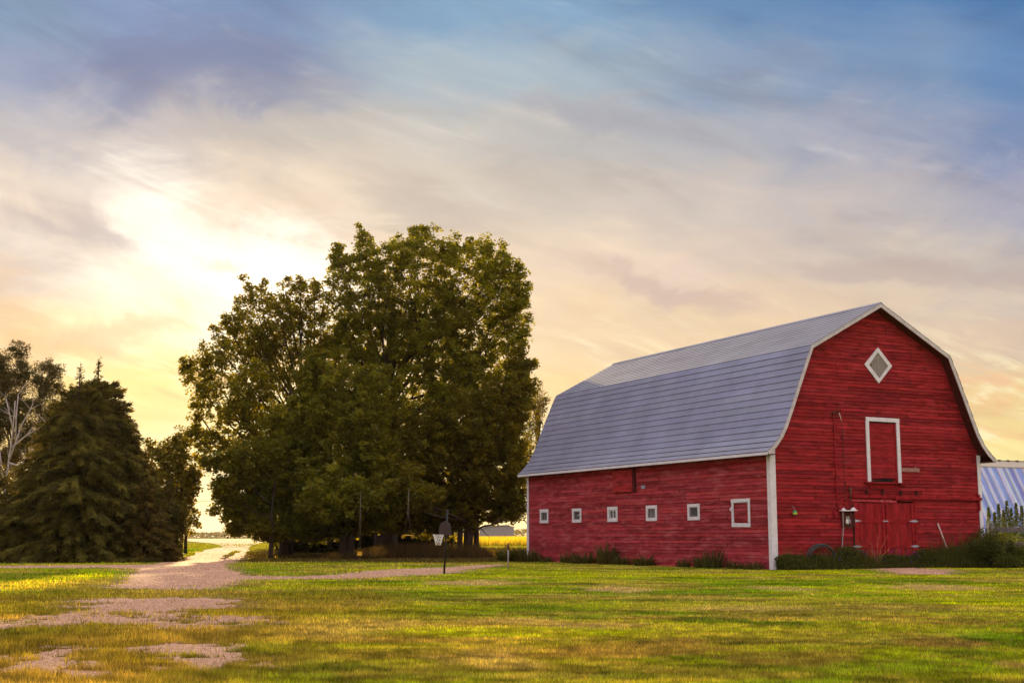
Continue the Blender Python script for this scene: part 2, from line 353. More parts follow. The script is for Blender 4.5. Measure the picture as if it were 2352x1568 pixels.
def turf_tone(x, y):
    """turf colour, grove shade painted in: green lawn, straw-dry drifts, bare thatch, weedy olive on the drive side"""
    x = np.asarray(x, float); y = np.asarray(y, float); n = len(x); c = np.empty((n, 3))
    green = np.array([.125, .205, .004]); lime = np.array([.31, .33, .004]); straw = np.array([.34, .23, .05]); olive = np.array([.20, .145, .016]); dk = np.array([.05, .085, .006])
    a = sst(fbm(x, y * 1.7, .16, 4), .40, .62)[:, None]; c[:] = green * (1 - a) + lime * a
    d = sst(fbm(x + 50, y * 1.4 + 9, .22, 4), .50, .66)[:, None]
    left = sst(-x + (fbm(x, y, .2, 2) - .5) * 4, 1.6, 4.6) * (1 - sst(y, 33, 41))
    near = (1 - sst(y + (fbm(x, y, .35, 3) - .5) * 7, 17.5, 21)) * .22
    br = np.clip(left * .8 + near, 0, .92)[:, None]
    c = c * (1 - br) + olive * br
    c = c * (1 - .55 * d) + straw * .55 * d
    st = sst(fbm(x * .55 + 31, y * 2.3 + 3, .42, 4), .585, .68)[:, None]; c = c * (1 - .8 * st) + straw * .8 * st * 1.05
    k = sst(fbm(x * .9 - 11, y * 1.9, .33, 4), .60, .72)[:, None]; c = c * (1 - .6 * k) + dk * .6 * k
    h1 = fbm(x * .8 + 5, y * 1.5, 1.3, 3)[:, None]; c = c * (.62 + .78 * sst(h1, .25, .75))
    h2 = sst(fbm(x * .35 - 7, y * 1.6 + 40, .55, 4), .52, .62)[:, None] * (1 - br); c = c * (1 - .5 * h2) + lime * 1.15 * .5 * h2
    h3 = sst(fbm(x + 77, y * 1.2, 2.2, 3), .58, .72)[:, None]; c = c * (1 - .45 * h3) + straw * .45 * h3
    for (cx, cy, rx, ry, cc, kk) in PATCH:
        e = np.exp(-(((x - cx) / rx) ** 2 + ((y - cy) / ry) ** 2)) + (fbm(x * .8 + cx, y * 1.1, 1.6, 3) - .5) * 1.1
        e = sst(e, .30, .62)[:, None] * (np.exp(-(((x - cx) / rx) ** 2 + ((y - cy) / ry) ** 2) * .5) > .2)[:, None] * kk; c = c * (1 - e) + cc * e
    litter_shade = sst(y + (fbm(x, y, .25, 3) - .5) * 7 - .33 * np.abs(x + 3.5), 75.5, 79.5) * (1 - sst(np.abs(x + 8.5), 11.5, 14)) * (1 - sst(y, 118, 128)); litter_shade = litter_shade[:, None] * .93; c = c * (1 - litter_shade) + np.array([.055, .034, .012]) * litter_shade  # grove floor: leaf-litter brown, darkened to carry the shade of the trees
    farf = sst(y, 140, 300)[:, None]; c = c * (1 - farf) + np.array([.20, .17, .05]) * farf
    return c
# one sheet, polar rows out to the horizon
pxb = np.concatenate([np.arange(3000, 420, -60), np.arange(420, 60, -1.6), np.arange(60, 12, -.6), np.arange(12, 1.0, -.5), [.7, .45, .3]])
rad = np.concatenate([[.6], 4500 / pxb]); rad[-1] = 2600; rad = rad[(rad < 2500) | (rad == 2600)]
rad = np.maximum.accumulate(rad)
azs = np.concatenate([np.arange(-180, -28, 4), np.arange(-28, 28, .1), np.arange(28, 180.1, 4)])
RR, AA = np.meshgrid(rad, np.radians(azs), indexing='ij'); X = (RR * np.sin(AA)).ravel(); Y = (RR * np.cos(AA)).ravel()
nr, na = RR.shape; idx = np.arange(nr * na).reshape(nr, na)
fc = np.stack([idx[:-1, :-1], idx[:-1, 1:], idx[1:, 1:], idx[1:, :-1]], -1).reshape(-1, 4)[:, ::-1]
Z = hgt(X, Y); V = np.stack([X, Y, Z], 1); V = np.vstack([V, [[0, 0, 0]]])
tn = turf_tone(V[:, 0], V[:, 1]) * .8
nearm = (np.hypot(V[:, 0], V[:, 1]) < 100) & (V[:, 1] > 8); ga_ = gravel_amount(V[nearm, 0], V[nearm, 1]); e_ = (sst(ga_, -.9, .1) * .7)[:, None]; tn[nearm] = tn[nearm] * (1 - e_) + np.array([.30, .20, .13]) * e_
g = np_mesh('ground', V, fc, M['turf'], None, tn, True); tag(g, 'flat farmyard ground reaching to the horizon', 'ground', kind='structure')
# gravel: cells of a fine sheet kept wherever gravel wins over turf
pb = np.concatenate([np.arange(345, 100, -.75), np.arange(100, 24, -.55)]); gr = 4500 / pb; ga = np.radians(np.arange(-24, 22, .045))
RR, AA = np.meshgrid(gr, ga, indexing='ij'); X = (RR * np.sin(AA)).ravel(); Y = (RR * np.cos(AA)).ravel(); nr, na = RR.shape
keepv = gravel_amount(X, Y) > 0
idx = np.arange(nr * na).reshape(nr, na); fc = np.stack([idx[:-1, :-1], idx[:-1, 1:], idx[1:, 1:], idx[1:, :-1]], -1).reshape(-1, 4)[:, ::-1]
fc = fc[keepv[fc].sum(1) >= 2]; u, inv = np.unique(fc, return_inverse=True); fc = inv.reshape(fc.shape)
GV = np.stack([X[u], Y[u], hgt(X[u], Y[u]) + .006], 1)
gt = np.array([.44, .25, .155]) * (.85 + .35 * fbm(GV[:, 0], GV[:, 1], .6, 4))[:, None] * (.6 + .8 * rng.random(len(GV)))[:, None]
gt = gt * (1 - .5 * sst(GV[:, 1], 104, 118))[:, None]  # gravel colour darkened past the crest to offset the strong sunlight there
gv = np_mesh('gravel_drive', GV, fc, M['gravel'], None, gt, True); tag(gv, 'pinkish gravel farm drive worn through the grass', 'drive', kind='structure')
# farm road beyond the crest
def sheet(name, poly, m, dz, tone, label, cat):
    P = np.array(poly); n = len(P); mb = MB(); mb.add([(p[0], p[1], .5 + dz) for p in P], [tuple(range(n))], tone)
    o = mb.obj(name, m); tag(o, label, cat, kind='structure'); return o
def far(px, py): r = pray(px, py); k = (EYE - .5) / -r[2]; return (r[0] * k, r[1] * k)
sheet('road', [far(512, 1256.7), far(572, 1256.7), far(580, 1251), far(606, 1244), far(660, 1240.5), far(660, 1236.6), far(430, 1236.6), far(430, 1242), far(486, 1247), far(506, 1252)], M['gravel'], .012, (.17, .11, .075), 'gravel road crossing beyond the crest of the drive', 'road')

# ------------------------------------------------------------------ grass
BARN_A = np.array([12.085, 61.317]); TH = -.462
Gv = np.array([math.cos(TH), -math.sin(TH)]); Lv = np.array([math.sin(TH), math.cos(TH)])
BW, BL = 13.21, 24.75
def in_barn(x, y, pad=0.0):
    dx = x - BARN_A[0]; dy = y - BARN_A[1]; t = dx * Gv[0] + dy * Gv[1]; s = dx * Lv[0] + dy * Lv[1]
    return (t > -pad) & (t < BW + pad) & (s > -pad) & (s < BL + pad)
def blades(x, y, h, w, tone, lean=.5, z=None):
    n = len(x); a = rng.random(n) * 2 * np.pi; z = hgt(x, y) if z is None else z
    wx = np.cos(a) * w / 2; wy = np.sin(a) * w / 2; b = rng.random(n) * 2 * np.pi; l = rng.random(n) * lean * h
    V = np.empty((n, 3, 3)); V[:, 0] = np.stack([x - wx, y - wy, z - .005], 1); V[:, 1] = np.stack([x + wx, y + wy, z - .005], 1)
    V[:, 2] = np.stack([x + np.cos(b) * l, y + np.sin(b) * l, z + h], 1)
    return V.reshape(-1, 3), np.arange(3 * n).reshape(n, 3), np.repeat(tone, 3, 0)
N = 700000
pb = rng.random(N) * 325 + 22; pb = np.where(rng.random(N) < .35, rng.random(N) * 190 + 160, pb); a = np.radians(np.where(rng.random(N) < .8, rng.random(N) * 47 - 23.5, rng.random(N) * 96 - 48)); pb = np.where(rng.random(N) < .04, rng.random(N) * 400 + 340, pb); d = 4500 / pb; x = d * np.sin(a); y = d * np.cos(a)
gm = gravel_amount(x, y); keep = ~in_barn(x, y, .05) & ((gm < .02) | (rng.random(N) < .03 + .4 * np.exp(-np.maximum(gm, 0) / .10))); x, y, d = x[keep], y[keep], d[keep]; n = len(x)
cl = fbm(x + 3, y, 4.5, 3); tn = turf_tone(x, y) * (.55 + 1.45 * rng.random(n) ** 1.3)[:, None] * (.55 + .95 * sst(cl, .3, .7))[:, None]; dry = rng.random(n) < .14; tn = tn * (1 - .62 * sst(y, 108, 122))[:, None]; tn[dry] = np.array([.36, .27, .09]) * (.6 + .6 * rng.random(dry.sum()))[:, None]  # blade tones past the crest also darkened against the strong sun
hh = (.022 + .046 * rng.random(n) ** 1.5) * (.35 + .7 * fbm(x, y, .8, 3) + .75 * cl) * (.8 + sst(-x, 1.5, 5) * .7)
ww = np.maximum(.008, d * .0005) * (.6 + .7 * rng.random(n)); hh = np.maximum(hh, d * .0006)
bv = blades(x, y, hh, ww, tn, .9)
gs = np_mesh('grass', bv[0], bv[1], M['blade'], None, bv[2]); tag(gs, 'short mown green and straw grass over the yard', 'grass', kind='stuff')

# ------------------------------------------------------------------ barn (local: x along gable, y along side wall)
barn = thing('barn', 'large red gambrel roofed barn with white trim and gray metal roof', 'barn', (BARN_A[0], BARN_A[1], 0), -TH)
HALF = [(6.605, 12.933), (2.187, 10.565), (1.90, 9.98), (1.38, 8.80), (.87, 7.60), (.43, 6.62), (.15, 6.15), (-.22, 5.72), (-.61, 5.396)]
OF, OB = .62, .30
def under(t, off=.16):
    """height of roof underside over gable position t"""
    t = t if t <= BW / 2 else BW - t
    P = HALF[::-1]
    for (a, za), (b, zb) in zip(P, P[1:]):
        if a <= t <= b: return za + (zb - za) * (t - a) / (b - a) - off
    return P[-1][1] - off
def span_at(z, off=.16):
    lo, hi = 0.0, BW / 2
    if under(0, off) >= z: return 0.0, BW
    for _ in range(30):
        m = (lo + hi) / 2
        if under(m, off) < z: lo = m
        else: hi = m
    return hi, BW - hi
def clap(name, rows, holes, m, parent, face, exp=.172, board=(2.2, 4.6), missing=.0):
    """lapped boards. rows: (z0,u0,u1); face(u, out, z) -> local point"""
    mb = MB(); rr = random.Random(hash(name) % 1000 + 5)
    for (z0, ua, ub, za, zb2) in rows:
        z1 = z0 + exp; cuts = [(ua, ub)]
        for (h0, h1, hz0, hz1) in holes:
            if hz0 < (z0 + z1) / 2 < hz1:
                nc = []
                for (a, b) in cuts:
                    if h1 <= a or h0 >= b: nc.append((a, b)); continue
                    if h0 > a: nc.append((a, h0))
                    if h1 < b: nc.append((h1, b))
                cuts = nc
        rowtone = .9 + .2 * rr.random()
        for (a, b) in cuts:
            u = a
            while u < b - 1e-4:
                v = u + rr.uniform(*board)
                if b - v < .7: v = b
                k = rowtone * (.64 + .58 * rr.random()); kr = rr.uniform(-.04, .12)
                tone = (k, k * (1 + kr), k * (1 + kr * 2))
                o0 = .034 + rr.random() * .012; dz = rr.uniform(-.006, .006); gp = .016 if rr.random() < .5 else .045; tw = rr.uniform(-.007, .007)
                e0 = .6 * za if abs(u - a) < 1e-6 and a == ua else 0.0; e1 = .6 * zb2 if abs(v - b) < 1e-6 and b == ub else 0.0
                zb_ = z0 + .006 + max(dz, 0) + (.012 if rr.random() < .12 else 0)
                P = [face(u + gp / 2 - 0, o0, zb_ + tw), face(v - gp / 2, o0, zb_ - tw), face(v - gp / 2 - zb2 * (v >= b - 1e-6 and b == ub), .010, z1 + .003), face(u + gp / 2 + za * (u <= a + 1e-6 and a == ua), .010, z1 + .003),
                     face(u + gp / 2, -.012, zb_ + tw), face(v - gp / 2, -.012, zb_ - tw)]
                mb.add(P, [(0, 1, 2, 3), (4, 5, 1, 0)], tone); u = v
    return mb.obj(name, m, parent)
EXP = .172
# front gable boards
LOFT = (6.0, 7.75, 4.16, 7.13); DIA = [(6.79, 10.8), (7.66, 9.92), (6.75, 9.0), (5.88, 9.9)]
WINS = [(22.0, 23.1), (17.89, 18.98), (13.78, 14.87), (9.72, 10.8), (5.76, 6.84)]
rows = []; z = -.04
while z < 12.6:
    a0, b0 = span_at(z + .01); a1, b1 = span_at(min(z + EXP, 12.75)); rows.append((z, a0, b0, max(a1 - a0, 0), max(b0 - b1, 0))); z += EXP
clap('gable_wall', rows, [(6.05, 7.7, 4.2, 7.1), (4.95, 8.69, -1, 3.16), (6.25, 7.3, 9.55, 10.2)], M['siding'], barn, lambda u, o, z: (u, -o, z))
# near side wall boards
rows = [(-.04 + i * EXP, 0.0, BL, 0, 0) for i in range(34)]
holes = [(a + .16, b - .16, 2.50, 2.98) for a, b in WINS]
clap('side_wall', rows, holes, M['siding_side'], barn, lambda u, o, z: (-o, u, z), board=(2.4, 5.0))
# hidden walls of the same boards
rows2 = []; z = -.04
while z < 12.6:
    a0, b0 = span_at(z + .01); a1, b1 = span_at(min(z + EXP, 12.75)); rows2.append((z, a0, b0, max(a1 - a0, 0), max(b0 - b1, 0))); z += EXP
clap('rear_wall', rows2, [], M['siding'], barn, lambda u, o, z: (u, BL + o, z))
clap('far_side_wall', rows, [], M['siding'], barn, lambda u, o, z: (BW + o, u, z))
mb = MB()   # inner lining, so nothing shows through the joints
gpoly = [(.12, -.1)] + [(max(t, .12), under(max(t, .12), .2)) for t in np.linspace(.12, BW / 2, 24)] + [(BW - max(t, .12), under(max(t, .12), .2)) for t in np.linspace(BW / 2, .12, 24)] + [(BW - .12, -.1)]
mb.prism(gpoly, 'y', .14, BL - .14); mb.obj('inner_lining', M['dark_red'], barn)
# thin sheathing right behind the boards (with the openings cut)
def sheath(name, rects, face):
    mb = MB()
    for (u0, u1, z0, z1) in rects:
        mb.add([face(u0, z0), face(u1, z0), face(u1, z1), face(u0, z1)], [(0, 1, 2, 3)])
    return mb.obj(name, M['dark_red'], barn)
sheath('side_sheathing', [(0, BL, -.1, 2.5), (0, BL, 2.98, 5.5)] + [(a, b, 2.5, 2.98) for a, b in zip([0] + [w[1] - .16 for w in WINS[::-1]], [w[0] + .16 for w in WINS[::-1]] + [BL])], lambda u, z: (.006, u, z))
# foundation
mb = MB(); mb.box(.03, .03, -.3, BW - .03, BL - .03, -.03); mb.obj('foundation', M['concrete'], barn)
# corner posts
for (x0, y0, x1, y1) in ((-.055, -.062, .20, .0), (-.062, -.0, .0, .16), (BW - .17, -.062, BW + .055, .0), (BW, 0, BW + .06, .16)):
    pass
mb = MB(); mb.prism([(-.085, -.085), (.24, -.085), (.24, -.045), (-.045, -.045), (-.045, .17), (-.085, .17)], 'z', -.06, 5.62); mb.obj('corner_post', M['white'], barn)
mb = MB(); mb.prism([(BW + .085, -.085), (BW - .14, -.085), (BW - .14, -.045), (BW + .045, -.045), (BW + .045, .17), (BW + .085, .17)], 'z', -.06, 5.62); mb.obj('corner_post', M['white'], barn)
mb = MB(); mb.prism([(-.085, BL + .085), (-.085, BL - .14), (-.045, BL - .14), (-.045, BL + .045), (.17, BL + .045), (.17, BL + .085)], 'z', -.06, 5.5); mb.obj('corner_post', M['white'], barn)
mb = MB(); mb.prism([(BW + .085, BL + .085), (BW + .085, BL - .14), (BW + .045, BL - .14), (BW + .045, BL + .045), (BW - .17, BL + .045), (BW - .17, BL + .085)], 'z', -.06, 5.5); mb.obj('corner_post', M['white'], barn)
# frieze ridge under the eave
mb = MB(); mb.box(-.075, .17, 4.98, -.045, 12.0, 5.06); mb.box(-.075, 14.3, 5.0, -.045, BL - .15, 5.08); mb.obj('frieze_board', M['red_trim'], barn)
# --- roof
def arc(pts, step):
    out = []; L = [0.0]
    for a, b in zip(pts, pts[1:]): L.append(L[-1] + math.dist(a, b))
    n = max(1, round(L[-1] / step))
    for i in range(n + 1):
        s = L[-1] * i / n
        for j in range(len(pts) - 1):
            if s <= L[j + 1] + 1e-9:
                k = (s - L[j]) / (L[j + 1] - L[j]); out.append((pts[j][0] + (pts[j + 1][0] - pts[j][0]) * k, pts[j][1] + (pts[j + 1][1] - pts[j][1]) * k)); break
    return out
roofe = bpy.data.objects.new('roof', None); C.objects.link(roofe); roofe.parent = barn
rr = random.Random(4)
for side in (0, 1):
    mb = MB(); mir = (lambda t: t) if side == 0 else (lambda t: BW - t)
    for pts in (arc(HALF[:2], .365), arc(HALF[1:], .365)):
        for hash_i, (a, b) in enumerate(zip(pts, pts[1:])):
            dx, dz = b[0] - a[0], b[1] - a[1]; ln = math.hypot(dx, dz); nx, nz = dz / ln, -dx / ln     # outward normal for left slope
            if nz < 0: nx, nz = -nx, -nz
            y = -OF - rr.random() * .03; off = 0
            while y < BL + OB:
                y2 = min(y + 3.66 if y > 0 else y + 2.2 + 1.4 * (hash_i % 2), BL + OB + .01)
                k = .96 + .07 * rr.random(); tb = (k, k * (1 + rr.uniform(-.02, .02)), k * rr.uniform(.98, 1.05))
                up = .006; lo = .036 if pts[0][1] < 12 else .030; lo2 = lo + rr.uniform(-.004, .004)
                A_ = (mir(a[0] + nx * up), a[1] + nz * up); B_ = (mir(b[0] + nx * lo + dx / ln * .01), b[1] + nz * lo2 + dz / ln * .01); C_ = (mir(b[0] - nx * .01 + dx / ln * .01), b[1] - nz * .01)
                Mx = (a[0] * .12 + b[0] * .88 + nx * .024, a[1] * .12 + b[1] * .88 + nz * .024); Mx = (mir(Mx[0]), Mx[1])
                vs = [(A_[0], y, A_[1]), (A_[0], y2 - .001, A_[1]), (Mx[0], y2 - .001, Mx[1]), (Mx[0], y, Mx[1]), (B_[0], y2 - .001, B_[1]), (B_[0], y, B_[1]), (C_[0], y2 - .001, C_[1]), (C_[0], y, C_[1])]
                fs = [(0, 1, 2, 3), (3, 2, 4, 5)]
                if side: fs = [f[::-1] for f in fs]
                mb.add(vs, fs, tb); y = y2
    mb.obj('metal_roofing', M['roof'], roofe)
# roof deck body (red underside)
prof = HALF; inner = [(t + (.07 if i else 0), z - .13) for i, (t, z) in enumerate(prof)]
inner[-1] = (prof[-1][0] + .02, prof[-1][1] - .10)
for side in (0, 1):
    mir = (lambda t: t) if side == 0 else (lambda t: BW - t)
    poly = [(mir(t), z - .012) for t, z in prof] + [(mir(t), z) for t, z in inner[::-1]]
    mb = MB()
    for (p, q, pi, qi) in zip(prof, prof[1:], inner, inner[1:]):
        quad = [(mir(p[0]), p[1] - .012), (mir(q[0]), q[1] - .012), (mir(qi[0]), qi[1]), (mir(pi[0]), pi[1])]
        mb.prism(quad if not side else quad[::-1], 'y', -OF + .045, BL + OB - .045)
    mb.obj('roof_deck', M['dark_red'], roofe)
    # rake boards
    for (ya, yb) in ((-OF, -OF + .04), (BL + OB - .04, BL + OB)):
        mb = MB(); wdt = .18
        for i, (p, q) in enumerate(zip(prof, prof[1:])):
            def off(j):
                a = prof[max(j - 1, 0)]; b = prof[min(j + 1, len(prof) - 1)]; dx, dz = b[0] - a[0], b[1] - a[1]; l = math.hypot(dx, dz); nx, nz = -dz / l, dx / l
                if nz > 0: nx, nz = -nx, -nz
                return (prof[j][0] + nx * wdt, prof[j][1] + nz * wdt)
            o1, o2 = off(i), off(i + 1)
            if i == 0: o1 = (BW / 2, prof[0][1] - wdt * 1.14)
            quad = [(mir(p[0]), p[1] - .004), (mir(q[0]), q[1] - .004), (mir(o2[0]), o2[1]), (mir(o1[0]), o1[1])]
            mb.prism(quad if not side else quad[::-1], 'y', ya, yb)
        mb.obj('rake_board', M['rake'], roofe)
    mb = MB(); t0 = mir(-.635); t1 = mir(-.605); mb.box(min(t0, t1), -OF, 5.25, max(t0, t1), BL + OB, 5.385); mb.obj('eave_fascia', M['white'], roofe)
    mb = MB(); a_, b_ = mir(-.6), mir(-.02); mb.box(min(a_, b_), -OF + .05, 5.27, max(a_, b_), BL + OB - .05, 5.30); mb.obj('soffit', M['dark_red'], roofe)
mb = MB(); mb.prism([(BW / 2 - .16, 12.86), (BW / 2, 12.955), (BW / 2 + .16, 12.86), (BW / 2 + .16, 12.895), (BW / 2, 12.995), (BW / 2 - .16, 12.895)], 'y', -OF - .01, BL + OB + .01, (.9, .9, .95)); mb.obj('ridge_cap', M['roof'], roofe)
# --- windows on the side wall
for i, (a, b) in enumerate(WINS):
    w = bpy.data.objects.new('window', None); C.objects.link(w); w.parent = barn; w.location = (0, a, 2.33)
    W_ = b - a; H_ = .83; fw = .17; mb = MB()
    tl = (.02, -.01, .015, 0, -.01)[i]
    mb.box(-.075, 0, 0, -.035, W_, .17); mb.box(-.073, -.01, H_ - .17, -.035, W_ + .01, H_ + tl); mb.box(-.071, 0, .17, -.035, fw, H_ - .17); mb.box(-.071, W_ - fw, .17, -.035, W_, H_ - .17)
    mb.obj('frame', M['white'], w, .006)
    mb = MB(); x0, x1 = -.02, .03; c0, c1 = fw, W_ - fw
    mb.box(x0, c0, .17, x1, c0 + .05, H_ - .17); mb.box(x0, c1 - .05, .17, x1, c1, H_ - .17); mb.box(x0, c0 + .05, .17, x1, c1 - .05, .22); mb.box(x0, c0 + .05, H_ - .23, x1, c1 - .05, H_ - .17)
    if i in (0, 2, 3): mb.box(x0 + .005, W_ / 2 - .025, .22, x1 - .005, W_ / 2 + .025, H_ - .23)
    mb.obj('sash', M['graywood'] if i != 2 else M['white'], w)
    mb = MB(); mb.box(.012, c0 + .03, .2, .018, c1 - .03, H_ - .2); mb.obj('pane', M['glass'], w)
    if i == 1: mb = MB(); mb.box(-.0, c0 + .14, .42, .006, c0 + .42, .45, rot=('X', -.35)); mb.obj('light_strip', M['cream'], w)
# framed side hatch (right-most)
w = bpy.data.objects.new('hatch_door', None); C.objects.link(w); w.parent = barn
mb = MB(); a, b, z0, z1 = 1.56, 3.05, 1.96, 3.31
mb.box(-.08, a, z0, -.035, b, z0 + .19, rot=('X', .012)); mb.box(-.078, a, z1 - .17, -.035, b + .02, z1, rot=('X', -.012)); mb.box(-.076, a + .01, z0 + .19, -.035, a + .17, z1 - .17); mb.box(-.076, b - .17, z0 + .19, -.035, b - .01, z1 - .17)
mb.obj('door_frame', M['white'], w, .006)
mb = MB(); mb.box(-.10, b - .12, 2.78, -.078, b + .10, 2.87); mb.box(-.11, b - .05, 2.72, -.08, b + .02, 2.92); mb.obj('latch', M['white'], w)
mb = MB(); mb.box(-.05, a + .18, z1 - .215, -.036, b - .18, z1 - .175); mb.obj('gap_board', M['graywood'], w)  # thin gray wood board below the top of the hatch frame
# sliding red hatch under the eave, slightly crooked
w = bpy.data.objects.new('hay_hatch', None); C.objects.link(w); w.parent = barn
mb = MB(); rr = random.Random(2)
for k in range(7):
    zz = 3.95 + k * .175; mb.box(-.20, 11.93 + k * .015, zz, -.13, 13.98 + k * .012, zz + .160, (1.1 + .3 * rr.random(), 1.7, 1.6))
mb.obj('panel', M['siding'], w)
mb = MB(); mb.box(-.13, 11.98, 3.92, -.05, 14.08, 5.2); mb.obj('hatch_back', M['dark_red'], w)
mb = MB(); mb.box(-.16, 11.80, 3.93, -.05, 11.90, 5.2, rot=('X', -.055)); mb.obj('guide_rail', M['dark_red'], w)
mb = MB(); mb.box(-.085, 10.86, 4.07, -.04, 11.22, 4.25); mb.obj('metal_plate', M['steel'], barn)
# --- diamond window in the gable
w = bpy.data.objects.new('diamond_window', None); C.objects.link(w); w.parent = barn
din = [(6.765, 10.56), (7.40, 9.89), (6.80, 9.24), (6.17, 9.9)]
for k in range(4):
    a, b = DIA[k], DIA[(k + 1) % 4]; c, d = din[(k + 1) % 4], din[k]; mb = MB(); mb.prism([a, b, c, d], 'y', -.085 - .003 * (k % 2), -.04); mb.obj('frame_board', M['white'], w)
mb = MB()
for k in range(7):
    xa = 6.17 + k * .176; xb = min(xa + .17, 7.40); pts = []
    def yr(x, top):
        P = [din[3], din[0], din[1]] if top else [din[3], din[2], din[1]]
        return float(np.interp(x, [p[0] for p in P], [p[1] for p in P]))
    xs = [xa] + ([6.765] if xa < 6.765 < xb else []) + [xb]; xs2 = [xa] + ([6.80] if xa < 6.80 < xb else []) + [xb]
    poly = [(x, yr(x, True)) for x in xs] + [(x, yr(x, False)) for x in xs2[::-1]]
    kk = .8 + .4 * random.random(); mb.prism(poly, 'y', -.045 - .004 * (k % 2), -.03, (kk, kk, kk))
mb.obj('board_panel', M['graywood'], w)
mb = MB(); mb.tube([(6.30 + .06 * math.cos(q), -.06, 9.88 + .06 * math.sin(q)) for q in np.linspace(0, 6.28, 10)], .012, 5); mb.obj('ring_pull', M['rust'], w)
# --- loft door
w = bpy.data.objects.new('loft_door', None); C.objects.link(w); w.parent = barn
mb = MB(); mb.box(5.80, -.10, 4.15, 6.0, -.04, 7.1); mb.box(7.75, -.10, 4.12, 7.95, -.04, 7.1); mb.box(5.82, -.104, 7.1, 7.96, -.04, 7.30, rot=('Y', .004)); mb.obj('door_frame', M['white'], w, .006)
mb = MB(); rr = random.Random(9)
for k in range(16):
    zz = 4.32 + k * .172; k1 = .8 + .35 * rr.random(); mb.box(6.03, -.035 - rr.random() * .006, zz + .006, 7.62, .0, min(zz + .17, 7.0), (k1, k1, k1 * 1.1))
mb.obj('door_panel', M['siding'], w)
mb = MB(); mb.box(7.62, -.06, 4.2, 7.70, -.0, 7.0); mb.box(6.0, -.05, 7.0, 7.7, -.0, 7.03); mb.obj('door_jamb', M['red_trim'], w)
mb = MB(); mb.prism([(6.0, 4.17), (7.45, 4.17), (7.40, 4.25), (7.25, 4.33), (7.0, 4.27), (6.6, 4.25), (6.1, 4.22)], 'y', -.044, -.041); mb.box(5.98, .03, 4.1, 7.72, .05, 7.1); mb.obj('dark_opening', M['black'], w)
mb = MB(); mb.box(5.56, -.24, 4.06, 8.0, -.04, 4.13, rot=('Y', .006)); mb.box(5.9, -.08, 3.83, 7.8, -.04, 4.03); mb.box(7.8, -.16, 3.96, 8.16, -.045, 4.06, (.4, .4, .4)); mb.obj('sill', M['red_trim'], w, .005)
mb = MB(); mb.box(7.97, -.075, 4.68, 9.15, -.04, 4.87); mb.box(8.86, -.06, 4.87, 8.96, -.04, 4.94); mb.obj('bare_board', mat('bare_board', (.27, .13, .105), .8, noise=(4, .25)), barn)
# --- lower doors
for (x0, x1, mirr) in ((4.97, 6.80, False), (6.86, 8.67, True)):
    w = bpy.data.objects.new('barn_door', None); C.objects.link(w); w.parent = barn
    mb = MB(); rr = random.Random(int(x0 * 10)); xx = x0
    while xx < x1 - .01:
        x2 = min(xx + .14, x1); k1 = .75 + .4 * rr.random(); mb.box(xx + .003, -.04 - rr.random() * .004, .06, x2 - .003, -.0, 3.13, (k1, k1, k1)); xx = x2
    mb.obj('plank_panel', M['siding_v'], w)
    mb = MB(); mb.box(x0, -.075, .05, x0 + .17, -.045, 3.15); mb.box(x1 - .17, -.075, .05, x1, -.045, 3.15)
    for zz in (2.17, .96, .10): mb.box(x0 + .17, -.073, zz, x1 - .17, -.045, zz + .17)
    mb.obj('batten', M['red_trim'], w, .004)
    for zz in (2.26, 1.04):
        hx = x0 - .02 if not mirr else x1 + .0; s_ = 1 if not mirr else -1; mb = MB()
        mb.prism([(hx + s_ * .36, zz), (hx + s_ * .10, zz + .045), (hx - s_ * .02, zz + .06), (hx - s_ * .26, zz), (hx - s_ * .02, zz - .06), (hx + s_ * .10, zz - .045)][::(1 if not mirr else -1)], 'y', -.092, -.078)
        mb.obj('strap_hinge', M['steel'], w)
mb = MB(); mb.box(6.66, -.085, 2.23, 6.98, -.077, 2.28); mb.obj('latch_bar', M['steel'], barn)
mb = MB(); mb.box(4.86, -.085, .0, 4.965, -.04, 3.16); mb.obj('door_casing', M['red_trim'], barn)
mb = MB(); mb.box(8.70, -.085, .0, 8.84, -.04, 3.16); mb.box(8.84, -.08, 1.9, 9.0, -.045, 2.55); mb.obj('door_casing', M['red_trim'], barn)
for z0_, z1_ in ((.95, 1.9), (2.5, 3.15)): mb = MB(); mb.box(4.80, -.086, z0_, 4.852, -.04, z1_); mb.obj('casing_gap', M['black'], barn)
mb = MB(); mb.box(4.60, -.10, 3.165, 7.55, -.04, 3.27, rot=('Y', .012)); mb.obj('door_header', mat('peeling_red_header', (.33, .02, .03), .7, noise=(4, .3), stain=(5, (.42, .27, .2), .56, .62)), barn)
